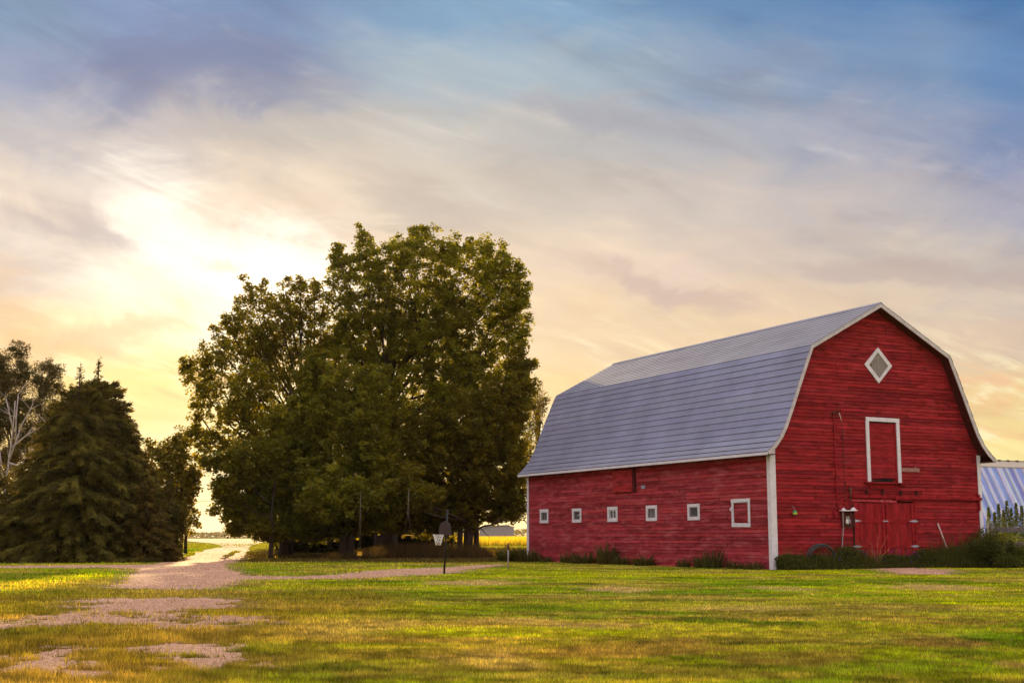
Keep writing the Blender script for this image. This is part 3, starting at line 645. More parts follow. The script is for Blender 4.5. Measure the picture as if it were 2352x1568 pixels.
# track rail, hooks
mb = MB(); mb.box(7.56, -.16, 3.33, 13.2, -.05, 3.47); mb.box(4.8, -.11, 3.36, 7.53, -.04, 3.50); mb.box(13.0, -.12, 2.82, 13.12, -.04, 3.62); mb.box(7.45, -.17, 3.28, 7.55, -.05, 3.5, (.3, .3, .3)); mb.obj('track_rail', M['red_trim'], barn)
for x_ in (5.7, 6.7, 7.87, 8.87):
    mb = MB(); mb.box(x_ - .045, -.10, 3.50, x_ + .045, -.045, 3.76); mb.tube([(x_, -.14, 3.76), (x_, -.14, 3.64)], .05, 8); mb.obj('track_hanger', M['dark_red'], barn)
mb = MB(); mb.tube([(4.67, -.09, 3.78), (4.68, -.1, 3.2)], .04, 7); mb.tube([(4.67, -.12, 3.76), (4.67, -.04, 3.76)], .075, 10); mb.obj('track_hanger', M['rust'], barn)
mb = MB(); mb.tube([(4.7, -.06, 3.5), (4.1, -.07, 3.2), (3.92, -.07, 3.05), (3.6, -.08, 2.72), (3.66, -.09, 2.4)], .035, 6); mb.box(4.25, -.08, 3.0, 4.95, -.045, 3.15); mb.obj('brace_arm', M['red_trim'], barn)
# power service: riser, insulators, wire, meter cabinet
mb = MB(); mb.tube([(3.83, -.09, 7.38), (3.83, -.09, 3.75), (3.86, -.09, 2.9), (3.96, -.10, 2.62)], .03, 7); mb.obj('conduit', M['red_trim'], barn)
mb = MB(); mb.tube([(4.01, -.2, 7.72), (4.01, -.2, 7.5), (3.9, -.12, 7.42)], .022, 6); mb.lathe((4.01, -.2, 7.68), [(.0, 0), (.05, .01), (.05, .05), (.0, .07)], 8)
for x_ in (3.72, 3.95): mb.tube([(x_ + .11 * math.cos(q), -.12, 7.33 + .14 * math.sin(q)) for q in np.linspace(0.4, 5.6, 9)], .016, 5)
mb.box(3.72, -.12, 7.40, 4.12, -.05, 7.46); mb.obj('service_bracket', M['rust'], barn)
mb = MB(); mb.tube([(4.08, -.17, 7.42), (4.20, -.14, 7.2), (4.30, -.09, 7.02)], .016, 5); mb.obj('wire_lead', M['net'], barn)
mb = MB(); mb.tube([(4.30, -.08, 7.02), (4.34, -.08, 6.2), (4.33, -.08, 5.0), (4.36, -.09, 2.8), (4.44, -.12, 2.4)], .012, 5); mb.tube([(4.69, -.12, 3.2), (4.66, -.11, 3.05), (4.58, -.11, 2.8)], .012, 5); mb.obj('power_cable', M['blackpaint'], barn)
w = bpy.data.objects.new('meter_cabinet', None); C.objects.link(w); w.parent = barn; w.location = (4.1, -.045, 1.92)
mb = MB(); mb.box(0, -.012, 0, .64, 0, .8); mb.box(-.03, -.20, 0, .0, 0, .8); mb.box(.62, -.20, 0, .66, 0, .8); mb.box(.44, -.1, .04, .62, -.012, .74, (.5, .5, .5)); mb.obj('cabinet', mat('cabinet_wood', (.09, .02, .016), .8, noise=(6, .4)), w)
mb = MB(); mb.box(-.14, -.28, .80, .78, 0, .84, rot=('Y', -.02))
for (bx, bz, br) in ((.02, .88, .07), (.10, .86, .05), (.55, .87, .07), (.64, .90, .09), (.72, .86, .06), (-.06, .83, .05)):
    mb.lathe((bx, -.14, bz - br), [(0, 0), (br * .8, br * .3), (br, br), (br * .7, br * 1.6), (0, br * 2)], 9)
mb.obj('snowy_looking_cap', mat('white_crumpled_cover', (.72, .66, .70), .6, bump=(30, .6)), w); w.children[-1].name = 'white_cover'
mb = MB(); mb.box(.26, -.06, .40, .43, -.012, .54); mb.obj('outlet_plate', M['cream'], w)
mb = MB(); mb.box(.285, -.064, .43, .33, -.061, .50); mb.box(.36, -.064, .43, .405, -.061, .50); mb.obj('outlet_socket', M['black'], w)
mb = MB(); mb.lathe((.24, -.1, .18), [(.03, 0), (.085, .01), (.085, .10), (.07, .13), (.07, .2), (.05, .22), (.0, .22)], 10); mb.obj('meter_jar', M['cream'], w)
mb = MB(); mb.lathe((.37, -.1, .17), [(.03, 0), (.08, .01), (.08, .22), (.0, .23)], 10); mb.obj('meter_box', M['grayfar'], w)
mb = MB(); mb.tube([(.30, -.1, .13), (.42, -.1, -.0)], .018, 5); mb.obj('cord', M['rope'], w)
mb = MB(); mb.tube([(4.08, -.2, 2.7), (4.09, -.19, 1.95), (4.04, -.14, 1.5), (4.0, -.12, .9), (4.0, -.12, 0)], .028, 6); mb.obj('downpipe', mat('pale_conduit', (.5, .45, .44), .5), barn)
mb = MB(); mb.tube([(4.12, -.2, 2.0), (4.0, -.2, 1.6), (3.95, -.2, 1.2), (3.92, -.22, .6)], .012, 5); mb.obj('thin_cord', M['blackpaint'], barn)

def barn_world(t, s, z): return (BARN_A[0] + Gv[0] * t + Lv[0] * s, BARN_A[1] + Gv[1] * t + Lv[1] * s, z)
# --- things beside the barn
f = thing('hanging_feeder', 'small green topped jar feeder hung on the red gable wall', 'feeder', barn_world(1.2, -.20, 2.46), -TH)
mb = MB(); mb.lathe((0, 0, 0), [(.0, 0), (.11, .01), (.115, .05), (.10, .07)], 12); mb.obj('tray', M['rust'], f)
mb = MB(); mb.lathe((0, 0, .07), [(.10, 0), (.105, .05), (.1, .1)], 12); mb.obj('jar', M['lime'], f)
mb = MB(); mb.lathe((0, 0, .17), [(.105, 0), (.10, .05), (.04, .09), (.0, .1)], 12); mb.obj('lid', M['greenp'], f)
mb = MB(); mb.tube([(0, 0, .26), (-.03, .05, .42), (-.05, .16, .49)], .008, 5); mb.obj('hook_wire', M['steel'], f)
def hose(name, label, x, rw, rh, n, tilt):
    o = thing(name, label, 'hose', barn_world(x, -.32, 0), -TH, 'black hose coils against the gable wall'); rr = random.Random(int(x * 7))
    mb = MB(); pts = []
    for i in range(n * 20):
        q = i / 20 * 2 * math.pi; j = i / (n * 20); w_ = 1 - .22 * j + .03 * math.sin(q * 2.3 + j * 5)
        pts.append((rw * w_ * math.cos(q) + tilt * j, .14 * math.sin(q * .5 + j * 9) * .6 - .06, max(.03, rh + rh * w_ * math.sin(q) * .96)))
    mb.tube(pts, .028, 6); mb.obj('coiled_hose', M['rubber'], o)
    mb = MB(); mb.tube([(rw * .9, -.1, rh), (rw * 1.1, -.05, rh * .4), (rw * 1.5, 0, .04)], .03, 6); mb.obj('hose_end', M['rubber'], o); return o
hose('hose_coil', 'black hose coil at left, tallest, leaning on the red gable beside the white corner', 2.52, .80, .60, 6, .1)
hose('hose_coil', 'lower black hose coil half hidden in weeds under the meter cabinet', 4.55, .68, .46, 4, .1)
p = thing('leaning_pole', 'thin bare wooden pole leaning on the red gable right of the doors', 'pole', barn_world(10.75, -.55, 0), -TH)
mb = MB(); mb.tube([(0, 0, 0), (-.3, .27, 1.1), (-.56, .48, 2.17)], [.034, .036, .038], 8); mb.obj('shaft', mat('bare_stick', (.45, .34, .30), .7, noise=(6, .2)), p)

# --- metal shed behind
pale = (.50, .46, .56)
sh = thing('metal_shed', 'low shed with blue and white streaked metal roof behind the barn corner', 'shed', barn_world(26.0, 18.0, .0), -TH)
mb = MB(); rr = random.Random(12); x = 0.0; k = 0
ridge_z, eave_z, run = 6.75, 1.7, 2.4
while x < 22:
    strips = [(.05, (.52, .49, .56), .04)] + [(.09, (.40, .39, .52), 0), (.11, (.37, .38, .54), 0), (.05, (.26, .30, .50), 0)] + [(rr.uniform(.04, .08), rr.choice([(.13, .19, .44), (.18, .25, .52), (.09, .12, .32), (.22, .30, .58), (.16, .16, .38)]), 0) for _ in range(7)] + [(.06, (.40, .42, .62), 0)]
    if rr.random() < .3: strips = strips[:4] + [(.2, (.44, .44, .60), 0)] + strips[7:]
    for w_, tone, zz in strips:
        tone = tuple(min(1, v * rr.uniform(.85, 1.15)) for v in tone)
        mb.add([(x, 0, ridge_z - .42 + zz), (x + w_, 0, ridge_z - .42 + zz), (x + w_, -run, eave_z + zz), (x, -run, eave_z + zz)], [(0, 3, 2, 1)], tone); x += w_
o_ = mb.obj('roof_panel', M['shed'], sh); o_.location = (0, -.38, 0)
mb = MB(); mb.prism([(-.42, ridge_z - .45), (0, ridge_z), (.42, ridge_z - .45), (.42, ridge_z - .38), (0, ridge_z + .06), (-.42, ridge_z - .38)], 'x', -.1, 22.1); mb.obj('ridge_cap', M['tan'], sh)
mb = MB(); x = 0
while x < 22: mb.box(x, -.1, ridge_z + .03, x + .16, .1, ridge_z + .13); x += .87
mb.box(0, -.03, ridge_z + .02, 22, .03, ridge_z + .09); mb.obj('ridge_bead', M['oldwood'], sh)
mb = MB(); mb.prism([(-run - .3, -.3), (run + .3, -.3), (run + .3, eave_z), (.0, ridge_z - .12), (-run - .3, eave_z - .1)], 'x', .1, 21.9); mb.obj('wall', M['grayfar'], sh)
mb = MB(); mb.add([(0, .4, ridge_z - .42), (22, .4, ridge_z - .42), (22, run + .4, eave_z), (0, run + .4, eave_z)], [(0, 1, 2, 3)], pale); mb.obj('rear_panel', M['shed'], sh)

# --- fence on the right
c0 = np.array(barn_world(BW + .35, -.3, 0)); fe = thing('rail_fence', 'weathered dark wooden rail fence joining the barn corner', 'fence', tuple(c0), -.10)
for i, fx in enumerate((0, 4.2, 8.4)):
    mb = MB(); mb.tube([(fx, 0, -.1), (fx + .02, 0, 1.0), (fx, 0, 2.14 - i * .1)], [.17, .16, .15], 9); mb.obj('post', M['oldwood'], fe)
for zz in (1.86, 1.13, .5):
    mb = MB(); mb.box(.15, -.20, zz - .12, 4.3, -.15, zz + .10, rot=('Y', .01)); mb.obj('rail', M['oldwood'], fe)
    mb = MB(); mb.box(4.32, -.20, zz - .13, 8.5, -.15, zz + .09, rot=('Y', -.008)); mb.obj('rail', M['oldwood'], fe)

# ------------------------------------------------------------------ plants near the barn
def leafset(cen, size, tone, up=.3, aspect=.55):
    """one rhombic leaf per row of cen"""
    n = len(cen); a = rng.normal(size=(n, 3)); a /= np.linalg.norm(a, axis=1)[:, None]; b = rng.normal(size=(n, 3)); b[:, 2] -= 0
    nrm = np.cross(a, b); nrm[:, 2] = np.abs(nrm[:, 2]) + up; nrm /= np.linalg.norm(nrm, axis=1)[:, None]
    a = a - nrm * (a * nrm).sum(1)[:, None]; a /= np.linalg.norm(a, axis=1)[:, None]; b = np.cross(nrm, a)
    s = (size * (.65 + .7 * rng.random(n)))[:, None] if np.ndim(size) else size * (.65 + .7 * rng.random(n))[:, None]
    V = np.empty((n, 4, 3)); V[:, 0] = cen - a * s * .5; V[:, 1] = cen + b * s * aspect * .5 + a * s * .05; V[:, 2] = cen + a * s * .5; V[:, 3] = cen - b * s * aspect * .5 + a * s * .05
    return V.reshape(-1, 3), np.arange(4 * n).reshape(n, 4), np.repeat(tone, 4, 0)
def tones(n, base, var=.35):
    base = np.asarray(base, float); k = (1 - var + 2 * var * rng.random(n))[:, None]; h = (rng.random((n, 1)) - .5) * .25
    return base * k * np.hstack([1 + h, np.ones((n, 1)), 1 - h])
def weed_tuft(name, label, cat, x, y, r, h, nb, base, group=None, leafy=.5, parent=None):
    """a clump of arching blades and small leaves at world x,y"""
    z0 = float(hgt(x, y)); o = thing(name, label, cat, (x, y, z0), 0, group)
    a = rng.random(nb) * 6.283; rr_ = r * np.sqrt(rng.random(nb)) * .6; bx = rr_ * np.cos(a); by = rr_ * np.sin(a)
    hh = h * (.25 + .95 * rng.random(nb) ** 1.6) * (1 - .5 * rr_ / r); ox = np.cos(a) * r * .5 * rng.random(nb); oy = np.sin(a) * r * .5 * rng.random(nb); w = .020 + .014 * rng.random(nb)
    q = rng.random(nb) * 6.283; wx = np.cos(q) * w; wy = np.sin(q) * w
    V = np.empty((nb, 5, 3)); V[:, 0] = np.stack([bx - wx, by - wy, np.full(nb, -.03)], 1); V[:, 1] = np.stack([bx + wx, by + wy, np.full(nb, -.03)], 1)
    V[:, 2] = np.stack([bx + ox * .5 + wx * .8, by + oy * .5 + wy * .8, hh * .6], 1); V[:, 4] = np.stack([bx + ox * .5 - wx * .8, by + oy * .5 - wy * .8, hh * .6], 1); V[:, 3] = np.stack([bx + ox * 1.3, by + oy * 1.3, hh], 1)
    V = V[:, [0, 1, 2, 3, 4]]
    np_mesh('blades', V.reshape(-1, 3), np.arange(5 * nb).reshape(nb, 5), M['weed'], o, np.repeat(tones(nb, base), 5, 0))
    nl = int(nb * leafy)
    if nl:
        a = rng.random(nl) * 6.283; q = r * .85 * np.sqrt(rng.random(nl)); c = np.stack([q * np.cos(a), q * np.sin(a), h * (.05 + .75 * rng.random(nl)) * (1 - .5 * (q / r) ** 2)], 1)
        v = leafset(c, .10, tones(nl, base)); np_mesh('leaves', v[0], v[1], M['weed'], o, v[2])
    return o
WD = (.080, .080, .020)
# tufts along the long wall: distance s from the white corner post
for (s, h, r, lb) in ((.75, .42, .55, 'low dark weed tuft at the foot of the side wall nearest the white corner post'), (2.3, .45, .45, 'small weed tuft under the white framed side hatch'), (3.9, .95, .62, 'broad leafy weed clump left of the white framed side hatch'),
    (5.0, .62, .5, 'grassy weed clump under the rightmost small barn window'), (6.6, .50, .45, 'low weed clump just left of the rightmost small barn window'), (10.2, .60, .7, 'rounded weed clump under the second small window from the right'), (12.6, .55, .6, 'weed tuft right of the tallest weeds on the side wall'),
    (13.9, 1.15, .75, 'tallest feathery weed clump against the side wall below the crooked hatch'), (16.5, .75, .95, 'wide low weed clump under the middle of the side wall'), (18.9, .70, .42, 'narrow dark weed tuft under the second small window from the left'),
    (23.3, .85, .9, 'pale tall weeds under the leftmost barn window'), (21.5, .45, .5, 'thin low weed tuft right of the leftmost barn window')):
    p_ = barn_world(-.42 - r * .3, s, 0); weed_tuft('weed_tuft', lb, 'weeds', p_[0], p_[1], r * 1.1, h * 1.15, int(210 * r * (h + .4)), (.095, .085, .026), 'weed tufts along the barn side wall')
p_ = barn_world(-.9, 25.6, 0); weed_tuft('weed_tuft', 'round dark weed mound at the far left foot of the barn', 'weeds', p_[0], p_[1], 1.05, .85, 700, WD, 'weed tufts along the barn side wall', 1.2)
# continuous weed bed along the gable (nobody could count these)
n = 30000; t = rng.random(n) * 14.2 + .1; prof_h = np.interp(t, [0, .8, 2, 3.5, 5, 6.2, 8, 9, 10, 11.5, 13, 14.4], [.55, .62, .72, .95, .85, .62, .50, .75, 1.0, 1.45, 1.55, 1.3]) * (.75 + .5 * vnoise(t, t * 0, 1.7))
dep = np.interp(t, [0, 4, 6, 8, 11, 14.3], [1.0, 1.3, .9, .7, 1.5, 1.9]); s_ = -rng.random(n) * dep - .08; edge = 1 - np.clip((-s_ / dep - .55) / .45, 0, 1) ** 1.5 * .75
xx = BARN_A[0] + Gv[0] * t + Lv[0] * s_; yy = BARN_A[1] + Gv[1] * t + Lv[1] * s_; hh = prof_h * edge * (.35 + .65 * rng.random(n))
tallb = rng.random(n) < .06; hh = hh * np.where(tallb, 1.9, 1.0)
V1 = blades(xx, yy, hh, np.full(n, .03), tones(n, WD, .5), .45)
n2 = 26000; t = rng.random(n2) * 14.3; ph = np.interp(t, [0, .8, 2, 3.5, 5, 6.2, 8, 9, 10, 11.5, 13, 14.4], [.55, .62, .72, .95, .85, .62, .50, .75, 1.0, 1.45, 1.55, 1.3]) * (.45 + 1.0 * vnoise(t, t * 0, 1.9)); dp = np.interp(t, [0, 4, 6, 8, 11, 14.3], [1.0, 1.3, .9, .7, 1.5, 1.9]); s_ = -rng.random(n2) * dp - .08; ed = 1 - np.clip((-s_ / dp - .5) / .5, 0, 1) ** 1.5 * .8
cz = ph * ed * rng.random(n2) ** .7 * .92; cc = np.stack([BARN_A[0] + Gv[0] * t + Lv[0] * s_, BARN_A[1] + Gv[1] * t + Lv[1] * s_, cz + .02], 1)
V2 = leafset(cc, .10, tones(n2, (.068, .074, .018), .6))
vv = np.vstack([V1[0], V2[0]]); quadsA = np.hstack([V1[1], V1[1][:, 2:3]])
me_t = np.vstack([V1[2], V2[2]])
fcA = [tuple(r_) for r_ in V1[1]] ; 
w_ = np_mesh('weed_bed', V2[0], V2[1], M['weed'], None, V2[2]); tag(w_, 'dark overgrown weed bed along the foot of the gable wall', 'weeds', kind='stuff')
w2 = np_mesh('weed_stalks', V1[0], V1[1], M['weed'], None, V1[2]); tag(w2, 'tall grassy stalks mixed into the weeds under the gable', 'weeds', kind='stuff')
nf = 60; t = rng.random(nf) * 6 + 2.5; s_ = -rng.random(nf) * .9 - .1; cc = np.stack([BARN_A[0] + Gv[0] * t + Lv[0] * s_, BARN_A[1] + Gv[1] * t + Lv[1] * s_, .35 + .5 * rng.random(nf)], 1)
cc = np.repeat(cc, 5, 0) + rng.normal(size=(nf * 5, 3)) * [.02, .02, .05]; v = leafset(cc, .05, np.ones((nf * 5, 3))); fl = np_mesh('purple_flowers', v[0], v[1], M['flower'], None, v[2]); tag(fl, 'tiny purple flowers among the weeds by the barn doors', 'flowers', kind='stuff')
# dry arching stalks before the doors
o = thing('dry_grass_clump', 'dry golden arching stalks in front of the double barn doors', 'grass clump', barn_world(5.6, -.7, 0))
mb = MB()
for k in range(9):
    a = random.uniform(-.5, .9); l = random.uniform(.8, 1.6); mb.tube([(0, 0, 0), (a * .35 * l, -.05, l * .6), (a * .9 * l, -.1 + random.uniform(-.1, .1), l)], [.008, .006, .004], 4, (.9, .9, .9))
mb.obj('stalks', mat('dry_stalk', (.32, .20, .06), .8), o)

# tall weeds in front of the shed
def tall_weed(x, y, h, label):
    z0 = float(hgt(x, y)); o = thing('tall_weed', label, 'weed', (x, y, z0), 0, 'tall weeds before the metal shed')
    mb = MB(); mb.tube([(0, 0, -.05), (.03, 0, h * .5), (0, .02, h)], [.025, .02, .006], 5, (.08, .10, .03)); mb.obj('stem', M['weed'], o)
    n = 1500; q = rng.random(n) ** 1.15; r = (.46 - .40 * q) * np.sqrt(rng.random(n)); a = rng.random(n) * 6.283
    v = leafset(np.stack([r * np.cos(a), r * np.sin(a), q * h], 1), .10, tones(n, (.13, .15, .03), .45), .0); np_mesh('foliage', v[0], v[1], M['weed'], o, v[2])
SHW = [(2270, 1158, 'tall weed beside the barn corner, leftmost before the shed'), (2284, 1170, 'shorter weed second from the barn corner before the shed'), (2293, 1150, 'slim tall weed third from the barn corner'), (2304, 1165, 'weed between the two tallest spires before the shed'), (2312, 1143, 'tallest pointed weed in front of the blue shed roof'), (2322, 1160, 'bushy weed just right of the tallest spire'), (2333, 1148, 'tall weed spire near the right edge of the photo'), (2346, 1155, 'rightmost tall weed before the metal shed')]
for i, (px, py, lb) in enumerate(SHW):
    d_ = 78 + (i % 3) * 1.2; q = at(px, py + 6, d_); tall_weed(q[0], d_, q[2], lb)
def bush(name, label, cat, x, y, rx, ry, h, n, base, leaf=.11, group=None, m='weed'):
    z0 = float(hgt(x, y)); o = thing(name, label, cat, (x, y, z0), 0, group); mb = MB()
    for k in range(9):
        a = k * .7 + random.random(); mb.tube([(0, 0, -.05), (rx * .3 * math.cos(a), ry * .3 * math.sin(a), h * .5), (rx * .7 * math.cos(a), ry * .7 * math.sin(a), h * .85)], [.03, .02, .008], 5)
    mb.obj('stem', M['bark'], o)
    nc = max(8, int(rx * ry * h * 22)); u = rng.normal(size=(nc, 3)); u /= np.linalg.norm(u, axis=1)[:, None]; u[:, 2] = np.abs(u[:, 2]); rr_ = (.35 + .65 * rng.random(nc))[:, None]
    cc = u * rr_ * [rx, ry, h]; c = np.repeat(cc, n // nc, 0); c = c + rng.normal(size=c.shape) * .16; c[:, 2] = np.abs(c[:, 2]); tt = np.repeat(.6 + .8 * rng.random(nc), n // nc)
    v = leafset(c, leaf, tones(len(c), base) * tt[:, None]); np_mesh('foliage', v[0], v[1], M[m], o, v[2]); return o
q = barn_world(12.0, -1.6, 0); bush('shrub', 'dark leafy shrub at the right end of the gable wall', 'shrub', q[0], q[1], 1.5, 1.0, 1.45, 9000, (.070, .076, .018))
q = barn_world(14.4, -1.7, 0); bush('shrub', 'dark bushy weeds around the base of the fence post', 'shrub', q[0], q[1], 1.4, 1.0, .95, 7000, (.075, .080, .018))
q = at(2345, 1280, 66); bush('shrub', 'greener shrub in front of the lower fence rail at the right edge', 'shrub', q[0], 66, 1.5, .9, 1.1, 7000, (.085, .11, .02))
q = at(2300, 1250, 74); bush('shrub', 'pale green scrub seen through the fence rails', 'shrub', q[0], 74, 3.2, 1.6, 1.5, 9000, (.10, .12, .03))

# ------------------------------------------------------------------ trees
def limb_path(a, b, sag, n=5):
    a = np.array(a, float); b = np.array(b, float); out = []
    j = rng.normal(size=3) * np.linalg.norm(b - a) * .05
    for i in range(n + 1):
        k = i / n; p = a * (1 - k) + b * k; p = p + np.array([0, 0, sag]) * math.sin(k * math.pi) + j * math.sin(k * math.pi); out.append(tuple(p))
    return out
def broadleaf(label, base_px, d, lobes, leaf=.22, n_tuft=1.0, per=46, base=(.062, .072, .016), trunk_r=.35, group='trees of the grove', trunks=1, name='broadleaf_tree', cat='tree', mkey='leaf', asp=.75, tr=.46, gx=None, fork=.28):
    """lobes: (px, py, rx, rz) of the photograph, at depth d; each gets a real depth radius"""
    gx = at(base_px, 1250, d)[0]; z0 = float(hgt(gx, d)); root = thing(name, label, cat, (gx, d, z0), 0, group); mpp = d / F
    L = []
    for k, lb in enumerate(lobes):
        px, py, rx, rz = lb[:4]; dy = lb[4] if len(lb) > 4 else float(rng.uniform(-1.2, 1.2)) * (.6 if rx < 45 else 1)
        c = at(px, py, d + dy) - np.array([gx, d, z0]); L.append((c, rx * mpp, (rx + rz) / 2 * mpp * .95, rz * mpp))
    top = max(c[2] + r[3] * 0 for c, *r in [(l[0], l[1], l[2], l[3]) for l in L]) if False else max(l[0][2] for l in L)
    mb = MB(); tl = []
    for k in range(trunks):
        ox, oy = (0, 0) if k == 0 else (random.uniform(-1, 1) * (.5 + .35 * k), random.uniform(-.8, .8)); tr_ = trunk_r * (1 if k == 0 else .6)
        p = [(ox, oy, -.2), (ox * .98, oy, .25), (ox * .9 + .05, oy, top * .25), (ox * .5, oy * .5, top * .5), (ox * .3 + .2, 0, top * .8)]
        mb.tube(p, [tr_ * 1.45, tr_ * 1.08, tr_ * .85, tr_ * .55, tr_ * .2], 10); tl.append(p)
    mb.obj('trunk', M['bark'], root)
    mb = MB(); TC = []; TT = []
    for k, (c, rx, ry, rz) in enumerate(L):
        z_at = max(min(c[2] * .55, top * .72), min(1.8, top * .3)); p = tl[k % trunks]; zs = [q[2] for q in p]
        s = (float(np.interp(z_at, zs, [q[0] for q in p])), float(np.interp(z_at, zs, [q[1] for q in p])), z_at)
        rl = min(trunk_r * .34, .11, (.025 + .013 * math.dist(s, tuple(c)))); path = limb_path(s, c, -.04 * math.dist(s, tuple(c))); mb.tube(path, list(np.linspace(rl, rl * .35, len(path))), 7)
        area = 4 * math.pi * ((rx * ry) ** 1.6 / 3 + (rx * rz) ** 1.6 / 3 + (ry * rz) ** 1.6 / 3) ** (1 / 1.6)
        nt = max(12, int(area * 3.1 * n_tuft)); u = rng.normal(size=(nt, 3)); u /= np.linalg.norm(u, axis=1)[:, None]
        r = (.22 + .83 * rng.random(nt) ** .62)[:, None]; tc_ = c + u * r * [rx, ry, rz]; tc_ = tc_[tc_[:, 2] > .9]
        top_m = (u[:, 2] > .25) & (rng.random(nt) < .13); b_ = (c + u * [rx, ry, rz])[top_m]
        sh_ = [b_ + np.stack([rng.normal(size=len(b_)) * .12, rng.normal(size=len(b_)) * .12, np.full(len(b_), .24 * (m_ + 1)) * (.5 + .8 * rng.random(len(b_)))], 1) for m_ in range(3)]
        tc_ = np.vstack([tc_] + sh_); tc_ = tc_[tc_[:, 2] > .9]
        TC.append(tc_); TT.append(np.full(len(tc_), .85 + .3 * random.random()))
        for q in tc_[::9]:
            pp = limb_path(path[random.randrange(3, len(path))], q, -.05, 3); mb.tube(pp, [rl * .3, rl * .22, rl * .15, .012], 4)
    mb.obj('limbs', M['bark'], root)
    TC = np.vstack(TC); TT = np.concatenate(TT) * (.65 + .7 * rng.random(len(TC))); nt = len(TC)
    sc_ = tr * (.6 + .7 * rng.random(nt)); dens = (per * .78 * (.6 + .8 * rng.random(nt))).astype(int); ii = np.repeat(np.arange(nt), dens)
    off = rng.normal(size=(len(ii), 3)); off /= np.linalg.norm(off, axis=1)[:, None]; off *= (rng.random(len(ii)) ** .45)[:, None]
    cen = TC[ii] + off * sc_[ii][:, None] * [1, 1, .8]
    tn_ = tones(len(ii), base, .35) * TT[ii][:, None]
    v = leafset(cen, leaf, tn_, .25, asp); np_mesh('crown', v[0], v[1], M[mkey], root, v[2]); return root

# the grove
broadleaf('tallest tree of the grove, high round crown behind the middle', 890, 104,
  [(960,650,100,125),(850,665,80,100),(1090,660,95,105),(1160,760,60,110),(1010,800,120,100),(870,810,90,90),(1140,880,75,70),(960,940,120,80),(1060,900,90,70),(790,650,48,70),(1185,680,35,60),
   (958,550,30,46),(925,582,22,36),(1003,576,24,36),(1045,576,26,42),(838,580,26,52),(862,610,24,40),(776,600,22,48),(1110,590,24,36),(1165,612,28,46),(1203,655,16,42),(1120,640,30,40),(1205,760,16,36),(1080,575,18,30),(1040,730,60,60),(950,780,60,60),(1060,820,60,50),(900,730,50,50),(792,750,46,60),(820,830,60,60)],
  trunk_r=.62, trunks=3, per=44, n_tuft=.56, base=(.135, .145, .013))
broadleaf('middle height tree left of the tallest, top notched against the bright sky', 690, 106,
  [(695,715,52,70),(585,740,48,70),(640,790,60,55),(530,790,40,45),(720,820,60,40),(575,850,70,45),(655,960,90,50),(780,770,40,40),
   (692,652,18,36),(655,668,20,32),(574,672,18,34),(600,680,14,26),(722,668,16,34),(636,700,20,30),(740,720,20,40),(650,860,60,40),(600,800,50,40),(545,735,16,34),(520,740,14,26),(738,790,42,50),(765,850,46,46),(650,755,50,50),(590,800,46,40)],
  trunk_r=.34, trunks=2, n_tuft=.50, per=40, base=(.142, .138, .012))
broadleaf('leftmost spreading tree of the grove beside the gravel drive', 650, 98,
  [(480,855,45,42),(520,925,60,55),(455,880,32,36),(580,905,60,55),(455,950,24,34),(560,990,70,50),(470,1010,38,26),(505,1040,50,36),(630,1010,60,60),(430,848,16,16),(440,992,18,14),(500,800,34,34),(600,1080,60,60)],
  trunk_r=.30, trunks=2, n_tuft=.55, base=(.145, .138, .012))
broadleaf('dense low maple at the front of the grove, foliage almost to the ground', 800, 94,
  [(760,930,95,80),(680,1000,80,70),(820,1000,80,85),(640,1090,80,75),(750,1100,110,80),(860,1090,60,95),(585,1150,60,50),(700,1180,100,48),(810,1180,90,45),(870,930,60,70),(720,860,50,40),(565,1210,34,20),(640,1215,60,20),(830,1150,70,28,-3.5),(760,1150,70,50,-4),(740,1218,80,26),(850,1200,70,18,2.5),(620,1236,30,12)],
  trunk_r=.40, trunks=3, n_tuft=1.1, per=50, base=(.120, .125, .014))
broadleaf('broad dark tree at the right of the grove, nearest the barn', 1075, 100,
  [(1060,985,110,75),(1150,960,60,80),(1190,845,36,32),(1215,835,20,14),(970,1040,100,80),(1090,1080,110,85),(1175,1050,42,85),(1010,1150,120,50),(1130,1160,70,42),(940,1130,90,70),(1185,1140,26,50),(1190,920,40,50),(1180,1185,22,14),(945,1140,70,28,-8),(900,1130,60,50,-8),(960,1200,90,34),(1040,1205,60,26)],
  trunk_r=.36, trunks=4, n_tuft=1.1, per=48, base=(.108, .102, .012))
broadleaf('small sapling tree at the left foot of the grove by the drive', 622, 92,
  [(530,1110,42,40),(520,1160,36,36),(560,1190,40,30),(560,1060,46,44),(595,1215,34,18),(540,1215,20,14),(490,1060,26,24)],
  trunk_r=.15, trunks=1, n_tuft=1.1, base=(.11, .11, .014))
broadleaf('pale thin tree between the grove and the barn roof', 1215, 122,
  [(1232,935,24,40),(1222,990,30,50),(1200,1060,38,50),(1180,1120,36,40),(1190,1170,24,16),(1250,930,10,22)],
  trunk_r=.16, n_tuft=.75, per=30, base=(.105, .095, .022), leaf=.16)
bt = thing('bare_twig_tree', 'leafless twiggy treetop rising beside the grove above the barn roof', 'tree', (at(1236, 1200, 130)[0], 130, .5)); mb = MB()
for k in range(26):
    a = random.uniform(-1.1, 1.1); top = at(1236 + a * 22, 866 + abs(a) * 26 + random.uniform(0, 30), 130) - np.array([bt.location.x, 130, .5]); mid = (top[0] * .25, random.uniform(-.6, .6), top[2] * .86); mb.tube([(0, 0, 4), mid, tuple(top)], [.07, .03, .008], 4)
mb.tube([(0, 0, -.2), (0, 0, 5), (0, 0, 9)], [.16, .12, .07], 7); mb.obj('branches', M['bark'], bt)

